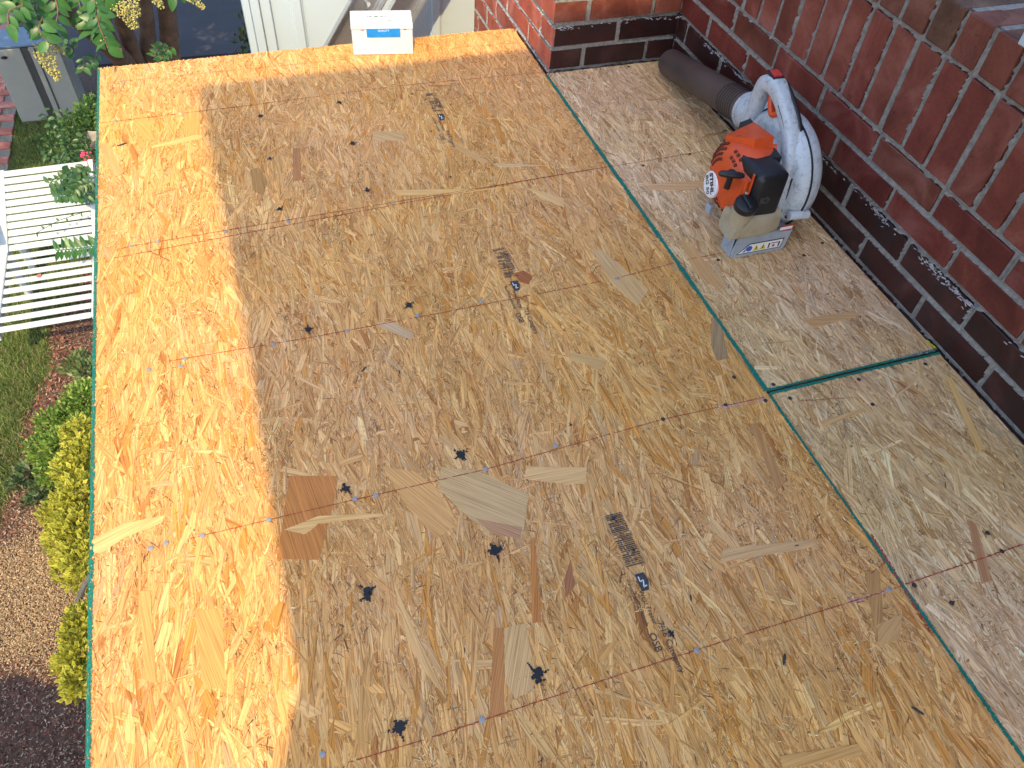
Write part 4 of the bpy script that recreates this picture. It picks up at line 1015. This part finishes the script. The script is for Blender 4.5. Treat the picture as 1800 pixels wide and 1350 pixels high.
# fuel tank with filler neck and cap
MB().loft(catmull([(.944, 1.150, .094), (.975, 1.150, .092), (1.02, 1.152, .090), (1.056, 1.158, .091)], 3),
          [rr_sec(.062, .060, .24)] * 10, up=Vector((0, 0, 1))).build('fuel_tank', M['tank'], bw, sm=50, bev=.006)
MB().cyl((.960, 1.142, .105), (.956, 1.130, .149), .0235, n=24).build('filler_neck', M['tank'], bw, sm=True)
ca_ = Vector((0, -.24, .97)).normalized(); cb = Vector((.956, 1.130, .147))
MB().lathe(cb, ca_, [(0, .0245), (.010, .0255), (.014, .0245), (.016, .021), (.0162, .005)], 28).build('fuel_cap', M['black'], bw, sm=True)
MB().box((-.004, -.019, .014), (.004, .019, .022), .002, basis(cb, (1, 0, 0), Vector((0, .97, .24)))).build('cap_grip', M['black'], bw)
# foot: bent plate with label panel facing the viewer
ft = [(.970, Z0), (1.104, Z0), (1.108, .012), (1.112, .058), (1.085, .060), (.987, .062), (.976, .060), (.968, .014)]
MB().prism([(x_, 1.134, z_) for x_, z_ in ft], (0, .006, 0)).build('foot_panel', M['gplastic'], bw, bev=.0015)
MB().box((.972, 1.139, Z0), (1.108, 1.185, Z0 + .010), .003).build('foot_plate', M['gplastic'], bw)
MB().box((1.050, 1.150, .012), (1.110, 1.300, .058), .008, Matrix.Identity(4), 2).build('foot_block', M['gplastic'], bw, sm=True)
MB().box((.985, 1.150, .012), (1.05, 1.182, .056), .004).build('foot_recess', M['cabdark'], bw)
MB().box((.967, 1.141, Z0 + .0), (.971, 1.180, .058), .0015).build('foot_end', M['gplastic'], bw)
# pictogram strip
yl = 1.1330
def dq(name, pts, mat, y=yl): return MB().prism([(x_, y, z_) for x_, z_ in pts], (0, .0006, 0)).build(name, mat, bw)
dq('warning_strip', [(.984, .012), (1.094, .012), (1.096, .034), (1.010, .034)], M['decal'])
dq('strip_border', [(.980, .0095), (1.0965, .0095), (1.099, .0365), (1.008, .0365)], M['ink'], yl + .0007)
for x_ in (1.028, 1.046): dq('warning_triangle', [(x_ - .008, .015), (x_ + .008, .015), (x_, .031)], M['yellow'], yl - .0006)
for x_ in (1.028, 1.046): dq('warning_sign_mark', [(x_ - .0012, .018), (x_ + .0012, .018), (x_ + .001, .026), (x_ - .001, .026)], M['ink'], yl - .0010)
for x_ in (1.010, 1.0): 
    if x_ == 1.010: dq('mandatory_sign', [(x_ + .0078 * math.cos(t * math.pi / 8), .023 + .0078 * math.sin(t * math.pi / 8)) for t in range(16)], M['dblue'], yl - .0006)
    else: dq('mandatory_sign', [(x_ - .005, .015), (x_ + .001, .015), (x_ + .002, .026)], M['dblue'], yl - .0006)
dq('figure_sign', [(1.060, .015), (1.063, .015), (1.064, .028), (1.060, .030)], M['ink'], yl - .0006)
dq('figure_sign', [(1.086, .015), (1.089, .015), (1.090, .028), (1.086, .030)], M['ink'], yl - .0006)
dq('figure_sign', [(1.066, .027), (1.084, .027), (1.084, .0285), (1.066, .0285)], M['ink'], yl - .0006)
dq('prohibition_sign', [(1.074 + .0035 * math.cos(t * math.pi / 6), .020 + .0035 * math.sin(t * math.pi / 6)) for t in range(12)], M['redplug'], yl - .0006)
# red-lined label on the housing
MB().box((1.078, 1.1335, .069), (1.112, 1.1345, .0725), .0001).build('label_line', M['redplug'], bw)
MB().box((1.078, 1.1345, .060), (1.110, 1.1355, .068), .0001).build('label_patch', M['decal'], bw)
MB().box((1.078, 1.1335, .0565), (1.108, 1.1345, .0590), .0001).build('label_line', M['redplug'], bw)

# ------------------------------------------------------------------ grey utility cabinet
cb_ = empty('utility_cabinet', (-1.48, 6.7, ZG), 'grey-green two-door utility cabinet standing on the grass at the far left', 'cabinet')
tops = at(0, 52, 2, -1.775)[1]
MB().box((-1.72, 6.50, ZG), (-1.25, tops, -1.79), .006).build('body', M['cabinet'], cb_)
MB().box((-1.735, 6.485, -1.789), (-1.235, tops + .01, -1.772), .004).build('top', simple('blue_grey_top', (.12, .19, .27), .5), cb_)  # sky reflection put into the blue of the top
MB().box((-1.715, 6.482, ZG + .03), (-1.515, 6.499, -1.795), .004).build('door', M['cabinet'], cb_)
MB().box((-1.462, 6.482, ZG + .03), (-1.26, 6.499, -1.795), .004).build('door', M['cabinet'], cb_)
MB().box((-1.514, 6.490, ZG + .02), (-1.463, 6.4995, -1.795)).build('door_gap', M['cabdark'], cb_)
MB().box((-1.425, 6.476, ZG + .03), (-1.415, 6.4815, -1.795)).build('door_rib', M['cabdark'], cb_)
MB().lathe((-1.64, 6.481, -1.85), (0, -1, 0), [(0, .022), (.008, .020), (.014, .010)], 14, 1.0, .5).build('handle', M['black'], cb_, sm=True)

# ------------------------------------------------------------------ white slatted lounger
lg = empty('slatted_lounger', (-1.35, 4.1, ZG), 'white slatted garden lounger on the grass beside the deck edge', 'lounger')
zs_ = -2.05; XL = -1.545; XR = -1.075
def plank(name, lo, hi, bev=.004): return MB().box(lo, hi, bev).build(name, M['white'], lg)
ysl = [at(10, p, 2, zs_)[1] for p in (577, 560, 543, 527, 511, 496, 482, 467, 453)]
for y_ in ysl: plank('slat', (XL, y_ - .021, zs_ - .014), (XR, y_ + .021, zs_))
plank('side_rail', (XL - .055, ysl[0] - .03, zs_ - .06), (XL - .001, ysl[-1] + .05, zs_ + .004)); plank('side_rail', (XR + .001, ysl[0] - .02, zs_ - .06), (XR + .028, ysl[-1] + .05, zs_ + .004))
# raised back: slats climb from the hinge
y0b = ysl[-1] + .085; nb2 = 11
topb = at(33, 303, 2, -1.78)[1]
for k in range(nb2):
    t = k / (nb2 - 1); y_ = y0b + (topb - y0b) * t; z_ = zs_ + (-1.78 - zs_) * t
    MB().box((XL + .0, -.0215, -.008), (XR - .0, .0215, .006), .004, Matrix.Translation((.055 * t, y_, z_)) @ Matrix.Rotation(.25, 4, 'X')).build('slat', M['white'], lg)
for xx, wd in ((XL - .045, .044), (XR + .001, .028)):
    a = Vector((xx, y0b - .04, zs_ + .0)); b = Vector((xx + .055, topb + .03, -1.77))
    MB().prism([a, a + Vector((wd, 0, 0)), a + Vector((wd, 0, -.05)), a + Vector((0, 0, -.05))], b - a).build('back_rail', M['white'], lg, bev=.004)
plank('armrest', (XL - .10, ysl[-1] - .02, zs_ + .15), (XL - .03, y0b + .45, zs_ + .17), .008)
for xx in (XL - .02, XR - .02):
    for yy in (ysl[-1] + .03, topb - .15): plank('leg', (xx, yy - .02, ZG), (xx + .04, yy + .02, zs_ - .061 if yy != topb - .15 else zs_))
plank('armrest_post', (XL - .085, ysl[-1] + .02, zs_ - .05), (XL - .056, ysl[-1] + .06, zs_ + .149))

# ------------------------------------------------------------------ plants
def leafmesh(L_, W_, name='leaf', mat=None, fold=.25, curl=.2):
    V = []; F = []; n = 5
    for i in range(n + 1):
        t = i / n; w_ = W_ / 2 * math.sin(math.pi * (t ** .8)) ** .8 if 0 < t < 1 else 0.0005
        z = -curl * L_ * t * t
        V += [(-w_, t * L_, z + w_ * fold), (0, t * L_, z), (w_, t * L_, z + w_ * fold)]
    for i in range(n):
        a = i * 3; F += [(a, a + 1, a + 4, a + 3), (a + 1, a + 2, a + 5, a + 4)]
    me = bpy.data.meshes.new(name); me.from_pydata(V, [], F); smooth(me, 180); me.materials.append(mat); return me
def orient(d, up, roll=0):
    d = Vector(d).normalized(); x = d.cross(Vector(up)); x = x.normalized() if x.length > 1e-4 else Vector((1, 0, 0)); z = x.cross(d)
    m_ = Matrix.Identity(3)
    for i in range(3): m_[i][0] = x[i]; m_[i][1] = d[i]; m_[i][2] = z[i]
    return (m_ @ Matrix.Rotation(roll, 3, 'Y')).to_quaternion()
def put_leaf(me, p, d, up, par_, s=1, roll=0):
    o = link('leaf', me, None, par_, p); o.rotation_mode = 'QUATERNION'; o.rotation_quaternion = orient(d, up, roll); o.scale = (s, s, s); return o
CAMP = Vector((0, 0, CAM_H))
def foliage_cloud(name, par_, centers, n, size, cols, seed, mat=None, updir=.6, rim=None):
    """n small two-quad leaves spread on blobs (x,y,z,r)"""
    rs = np.random.RandomState(seed); cen = np.array(centers, float); wt = cen[:, 3] ** 2; idx = rs.choice(len(cen), n, p=wt / wt.sum())
    u = rs.normal(0, 1, (n, 3)); u /= np.linalg.norm(u, axis=1)[:, None]
    rad = cen[idx, 3] * np.clip(rs.uniform(.35, 1.05, n) ** .6, 0, 1.05)
    P = cen[idx, :3] + u * rad[:, None]
    d = u * .7 + rs.normal(0, .5, (n, 3)); d[:, 2] += updir; d /= np.linalg.norm(d, axis=1)[:, None]
    sd = np.cross(d, rs.normal(0, 1, (n, 3))); sd /= np.linalg.norm(sd, axis=1)[:, None]
    L_ = rs.uniform(size[0], size[1], n)[:, None]; W_ = L_ * size[2]
    nn_ = np.cross(sd, d)
    a = P; b1 = P + d * L_ * .5 + sd * W_ / 2 + nn_ * W_ * .12; b2 = P + d * L_ * .5 - sd * W_ / 2 + nn_ * W_ * .12; c = P + d * L_ + nn_ * L_ * -.1; mid = P + d * L_ * .5
    V = np.stack([a, b1, c, mid, b2], 1); F = (np.arange(n)[:, None, None] * 5 + np.array([[0, 1, 3, 3], [0, 0, 0, 0]])[None, :1]).reshape(-1, 4)
    T = np.array([[0, 1, 3], [1, 2, 3], [0, 3, 4], [3, 2, 4]])
    F = (np.arange(n)[:, None, None] * 5 + T[None]).reshape(-1, 3)
    cc = np.array(cols)[rs.randint(0, len(cols), n)] * rs.uniform(.7, 1.25, (n, 1))
    col = np.repeat(np.concatenate([cc, np.ones((n, 1))], 1), 4, 0)
    o = bigmesh(name, V.reshape(-1, 3), F, mat or M['foliage'], par_, col)
    if rim is not None:       # variegated: yellow rim, green heart
        a_ = o.data.color_attributes['col']; arr = np.zeros((n, 4, 3, 4)); heart = np.array(rim[0]); edge_ = np.array(rim[1])
        hv = (rs.uniform(.7, 1.3, (n, 1)) * heart); ev = (rs.uniform(.8, 1.15, (n, 1)) * edge_)
        for fi, tri in enumerate(T):
            for li, vi in enumerate(tri): arr[:, fi, li, :3] = hv if vi == 3 else ev
        arr[..., 3] = 1; a_.data.foreach_set('color', arr.astype(np.float32).ravel())
    o['kind'] = 'stuff'; return o

# crape myrtle
tr = empty('crape_myrtle', (-.85, 6.7, ZG), 'multi-trunk crape myrtle with green leaves and pale seed clusters, top left', 'tree')
def trunk(pts, rads): return MB().tube(catmull(pts, 4), interp(rads, 4), 12).build('trunk', M['bark'], tr, sm=True)
P_ = lambda px, py, y: Vector(at(px, py, 1, y))
base = Vector((-.80, 6.75, ZG))
trunk([base, P_(215, 105, 6.4), P_(150, 45, 5.9), P_(100, 0, 5.5), P_(60, -90, 5.2)], [.09, .075, .062, .055, .05])
trunk([base + Vector((.06, .05, 0)), P_(240, 115, 6.6), P_(222, 60, 6.4), P_(205, 0, 6.2), P_(190, -120, 6.0)], [.08, .075, .062, .06, .05])
trunk([base + Vector((.12, .05, 0)), P_(262, 110, 6.7), P_(258, 50, 6.6), P_(252, -5, 6.5), P_(240, -130, 6.3)], [.08, .07, .062, .06, .05])
trunk([base + Vector((.22, .1, 0)), P_(300, 112, 6.8), P_(297, 55, 6.7), P_(292, -5, 6.6), P_(290, -130, 6.5)], [.09, .085, .075, .07, .06])
trunk([base + Vector((.02, .05, 0)), P_(228, 118, 6.5), P_(195, 70, 6.2), P_(180, 20, 6.0), P_(160, -60, 5.8)], [.07, .06, .048, .045, .04])
foliage_cloud('foliage', tr, [(-1.6, 4.6, .6, .6), (-.9, 5.0, .9, .7), (-.2, 5.2, 1.0, .7), (.4, 5.6, .9, .7), (-1.0, 5.9, 1.2, .8), (-.2, 6.2, 1.5, .8), (.6, 6.4, 1.2, .7), (-2.0, 5.4, .9, .6), (1.1, 6.0, 1.0, .6), (1.2, 7.0, 1.4, .8), (0.3, 4.9, .6, .5), (-2.8, 3.3, 1.2, .5), (-2.8, 3.1, 1.6, .45), (-3.1, 3.9, 1.3, .6), (-2.3, 4.3, 1.1, .6), (-2.6, 4.9, 1.6, .7), (-1.8, 5.6, 1.7, .7), (0, 5.6, 1.8, .7)], 42000, (.07, .12, .5), [(.04, .12, .03), (.06, .16, .04), (.09, .20, .05)], 41)  # unseen crown, blobs added to shade driveway, cabinet and edging
for q_ in ((-2.6, 3.6, 1.3), (-1.6, 4.6, .8), (-.3, 5.2, 1.1), (1.0, 6.2, 1.2), (-1.0, 5.6, 1.3)):
    MB().tube(catmull([P_(100, 0, 5.6) if q_[0] < -.5 else P_(292, -5, 6.6), Vector((q_[0] * .7 - .3, (q_[1] + 6) / 2, .1)), Vector(q_)], 4), .03, 7).build('limb', M['bark'], tr, sm=True)
lm = leafmesh(.075, .042, mat=M['leaf'], fold=.25, curl=.25)
def spray(p0, p1, n, seed, par_, me, s=1.0, twig=.0035, spread=1.0, name='twig', mat=None):
    """twig with leaves alternating on both sides"""
    rr = random.Random(seed); p0 = Vector(p0); p1 = Vector(p1); d = (p1 - p0).normalized(); tocam = (CAMP - p0).normalized()
    side = d.cross(tocam).normalized(); mid = p0.lerp(p1, .5) + side * rr.uniform(-.03, .03)
    pts = catmull([p0, mid, p1], 4); MB().tube(pts, twig, 5).build(name, mat or M['bark'], par_, sm=True)
    for k in range(n):
        t = (k + .5) / n; p = p0.lerp(p1, t) + (mid - p0.lerp(p1, .5)) * (1 - abs(2 * t - 1)); sg = 1 if k % 2 else -1
        dd = side * sg * spread + d * rr.uniform(.1, .8) + Vector((0, 0, rr.uniform(-.5, .2)))
        put_leaf(me, p, dd, Vector((rr.uniform(-.6, .3), -.6 + rr.uniform(-.4, .3), 1)), par_, s * rr.uniform(.75, 1.15), rr.uniform(-.5, .5))
SP = [((20, -30), (40, 45), 4.2, 11), ((55, -20), (75, 60), 4.3, 10), ((90, -25), (95, 55), 4.3, 10), ((40, 10), (15, 45), 4.1, 7), ((75, 30), (85, 75), 4.15, 8), ((140, -20), (158, 40), 4.4, 8),
      ((165, -10), (190, 85), 4.1, 13), ((185, -20), (165, 20), 4.4, 8), ((55, -30), (62, 30), 4.6, 9), ((175, 25), (160, 62), 4.3, 7),
      ((0, -25), (30, 0), 4.4, 5), ((230, -30), (195, 0), 4.6, 7), ((340, -25), (290, -5), 4.7, 6)]
for i, (a, b, y, n) in enumerate(SP):
    spray(P_(a[0], a[1], y), P_(b[0], b[1], y - .08), n, 100 + i, tr, lm, 1.05)
for i, (a, b, y, n) in enumerate([((130, 90), (112, 78), 5.2, 6), ((150, 100), (146, 125), 5.3, 6), ((290, 75), (270, 100), 6.2, 10), ((305, 82), (285, 105), 6.2, 8), ((170, 95), (160, 110), 5.8, 5)]):
    spray(P_(a[0], a[1], y), P_(b[0], b[1], y - .08), n, 140 + i, tr, lm, .8)
def panicle(px, py, y, L_, wid, ang, seed, n=170):
    rr = random.Random(seed); c = P_(px, py, y); b = MB(); d = Vector((math.cos(ang), 0, math.sin(ang))).normalized(); s1 = d.cross(Vector((0, 1, 0)))
    for _ in range(n):
        t = rr.random(); w_ = wid * (1 - .65 * t) ; th = rr.uniform(0, 6.28); q = rr.random() ** .5
        b.blob(c + d * L_ * t + s1 * w_ * q * math.cos(th) + Vector((0, 1, 0)) * w_ * q * math.sin(th), rr.uniform(.0032, .0055), 1)
    b.build('seed_cluster', M['seed'], tr, sm=True)
panicle(70, 80, 4.1, .17, .055, -1.45, 1, 330); panicle(95, 84, 4.15, .05, .03, -.6, 7, 50); panicle(185, 66, 4.15, .09, .035, -1.0, 2, 150); panicle(210, 5, 4.2, .13, .055, -1.3, 3, 260)
panicle(230, -5, 4.2, .09, .04, -1.5, 4, 110); panicle(272, -5, 4.4, .06, .035, -1.2, 5, 90); panicle(325, -15, 4.3, .11, .035, -.9, 6, 130)

# dark shrub right of the trunks, in deep shade
ds = empty('dark_shrub', (.1, 5.2, ZG), 'dark shaded shrub left of the white siding corner', 'shrub')
c_ = [P_(440, 60, 5.0), P_(452, 30, 5.0), P_(420, 75, 5.0), P_(455, 75, 4.8)]
foliage_cloud('foliage', ds, [(p.x + .05, p.y, p.z, r) for p, r in zip(c_, (.12, .10, .07, .14))] + [(.15, 5.0, -1.6, .28)], 900, (.03, .05, .55), [(.015, .03, .012), (.02, .045, .016)], 43)
MB().tube([(.12, 5.0, ZG), (.13, 5.0, -1.5)], .012, 6).build('stem', M['bark'], ds)

# rose bush with pink flowers
rb = empty('rose_bush', (-1.30, 5.6, ZG), 'leggy rose bush with pink blooms above the lounger', 'rose bush')
lm2 = leafmesh(.042, .026, mat=M['leaf2'], fold=.3, curl=.15)
rr = random.Random(77)
for i in range(24):
    px = rr.uniform(70, 165); py = rr.uniform(185, 285); zt = rr.uniform(-2.25, -1.75)
    p1 = Vector(at(px, py, 2, zt)); p0 = Vector((-1.25 + rr.uniform(-.12, .12), 5.75 + rr.uniform(-.2, .2), ZG)); pm_ = p0.lerp(p1, .55)
    MB().tube(catmull([p0, pm_ + Vector((0, 0, .1)), p1], 3), .003, 4).build('stem', M['leaf2'], rb)
    if i < 30: spray(pm_, p1, 7, 200 + i, rb, lm2, 1.0, .002, name='stem', mat=M['leaf2'])
foliage_cloud('foliage', rb, [(*at(px_, py_, 2, z_), r_) for px_, py_, z_, r_ in ((100, 235, -2.1, .10), (130, 215, -2.1, .12), (120, 255, -2.15, .12), (150, 235, -2.2, .15), (95, 262, -2.25, .10), (148, 270, -2.25, .10), (80, 250, -2.3, .08), (160, 205, -2.2, .12))], 700, (.02, .038, .6), [(.045, .11, .03), (.08, .18, .05), (.13, .23, .07)], 44)
for px, py in ((150, 277), (157, 270), (146, 272), (158, 276), (153, 282)):
    p = Vector(at(px, py, 2, -1.95)); b = MB()
    for k in range(9): b.blob(p + Vector((rr.uniform(-.012, .012), rr.uniform(-.012, .012), rr.uniform(-.006, .01))), .011, 1, (1, 1, .5))
    b.build('bloom', M['pinkf'], rb, sm=True)
# leaf sprigs hanging over the lounger
sg_ = empty('fern_sprig_plant', (-.95, 4.6, ZG), 'plant with long comb-like green sprigs reaching over the lounger from the deck side', 'plant')
lm3 = leafmesh(.075, .026, mat=M['leaf'], fold=.15, curl=.15)
for i, (a, b, z) in enumerate((((178, 338), (92, 345), -1.85), ((178, 430), (98, 440), -1.9), ((180, 300), (150, 352), -1.8))):
    spray(at(a[0], a[1], 2, z), at(b[0], b[1], 2, z - .02), 26 if i < 2 else 10, 300 + i, sg_, lm3, .95, .003, 1.6, 'stem', M['leaf'])
for i, (a, b, z) in enumerate((((150, 300), (84, 322), -1.75), ((140, 318), (110, 300), -1.72), ((160, 320), (125, 345), -1.75), ((150, 372), (60, 412), -1.9), ((150, 290), (120, 330), -1.78))):
    spray(at(a[0], a[1], 2, z), at(b[0], b[1], 2, z), 16 if i != 3 else 7, 320 + i, rb, lm2, 1.15 if i != 3 else .6, .002, name='stem', mat=M['leaf2'])

def shrub(name, label, cat, specs, n, size, cols, seed, z=None, rim=None, stems=6):
    cs_ = [(*at(px, py, 2, zz), r) for px, py, zz, r in specs]
    cx_ = sum(c[0] for c in cs_) / len(cs_); cy_ = sum(c[1] for c in cs_) / len(cs_)
    e = empty(name, (cx_, cy_, ZG), label, cat); foliage_cloud('foliage', e, cs_, n, size, cols, seed, rim=rim, updir=.9)
    b = MB(); rr = random.Random(seed)
    for c in cs_[:stems]: b.tube([(cx_ + (c[0] - cx_) * .6, cy_ + (c[1] - cy_) * .6, ZG), (c[0], c[1], c[2])], .006, 5)
    b.build('stem', M['bark'], e)
    return e
shrub('green_shrub', 'bright lime green shrub between the lawn and the yellow shrubs', 'shrub', [(145, 705, -2.15, .10), (120, 740, -2.15, .10), (90, 745, -2.2, .08), (150, 760, -2.1, .10), (110, 790, -2.15, .11), (75, 790, -2.22, .08), (130, 825, -2.15, .10), (95, 830, -2.2, .08), (160, 700, -2.1, .1)],
      9000, (.014, .028, .55), [(.15, .27, .05), (.22, .35, .07), (.10, .20, .04), (.30, .40, .09)], 51)
YR = ((.15, .26, .04), (.60, .55, .09))
shrub('yellow_shrub', 'large golden variegated shrub against the deck edge, upper of the two', 'shrub', [(140, 765, -1.95, .08), (150, 800, -1.95, .09), (130, 830, -2.0, .09), (145, 870, -1.98, .10), (118, 900, -2.05, .09), (95, 905, -2.12, .06), (140, 930, -2.0, .10), (115, 955, -2.05, .08), (145, 980, -2.0, .09), (120, 1000, -2.08, .06), (142, 1020, -2.1, .06), (100, 935, -2.1, .05)],
      4800, (.022, .042, .5), [(.6, .5, .05)], 52, rim=YR)
shrub('yellow_shrub', 'small golden variegated shrub against the deck edge, lower of the two', 'shrub', [(140, 1085, -2.05, .05), (135, 1115, -2.05, .06), (140, 1150, -2.05, .06), (125, 1170, -2.1, .055), (140, 1195, -2.05, .06), (132, 1215, -2.12, .04), (115, 1160, -2.15, .03)],
      1900, (.022, .040, .5), [(.6, .5, .05)], 53, rim=YR)
shrub('ground_plant', 'low dusty green plant on the mulch at the edge of the lime shrub', 'plant', [(45, 835, -2.33, .05), (30, 850, -2.36, .04), (70, 870, -2.34, .05), (50, 885, -2.36, .03), (75, 855, -2.33, .05)], 420, (.02, .045, .45), [(.10, .17, .07), (.16, .22, .12), (.07, .13, .05)], 54)
shrub('ground_plant', 'sparse feathery plant by the deck edge below the lounger', 'plant', [(140, 640, -2.30, .07), (155, 655, -2.28, .07), (125, 648, -2.34, .05)], 420, (.03, .055, .3), [(.12, .19, .06), (.18, .24, .10)], 55)
# pot with plant
pt = empty('flower_pot', (-1.18, 6.15, ZG), 'pale flower pot with a leafy plant at the deck corner', 'plant pot')
pc_ = Vector(at(172, 230, 2, -2.2)); pc_.z = ZG
pt.location = pc_
MB().lathe(pc_, (0, 0, 1), [(0, .07), (.02, .075), (.22, .10), (.25, .105), (.25, .09), (.20, .085)], 24).build('pot', simple('pale_pot', (.5, .46, .42), .7, dirt=(.25, .2, .17)), pt, sm=True)
foliage_cloud('foliage', pt, [(pc_.x, pc_.y, ZG + .34, .12), (pc_.x - .06, pc_.y, ZG + .28, .08)], 500, (.025, .045, .5), [(.08, .18, .04), (.14, .25, .06)], 56)
# downspout hose end beside the deck
hs = MB().tube(catmull([at(165, 1005, 2, -1.9), at(148, 1030, 2, -2.0), at(136, 1062, 2, -2.15), at(132, 1075, 2, -2.35)], 4), .012, 8).build('garden_hose', simple('grey_hose', (.12, .12, .13), .6), None, sm=True)
tag(hs, 'short grey hose end between the two yellow shrubs', 'hose')
# dry leaf on the lounger
dl = link('dry_leaf', leafmesh(.05, .028, 'dry_leaf', simple('dry_leaf', (.40, .17, .10), .8)), None, None, tuple(at(68, 488, 2, zs_ + .006))); tag(dl, 'brown dry leaf lying on the lounger slats', 'leaf')
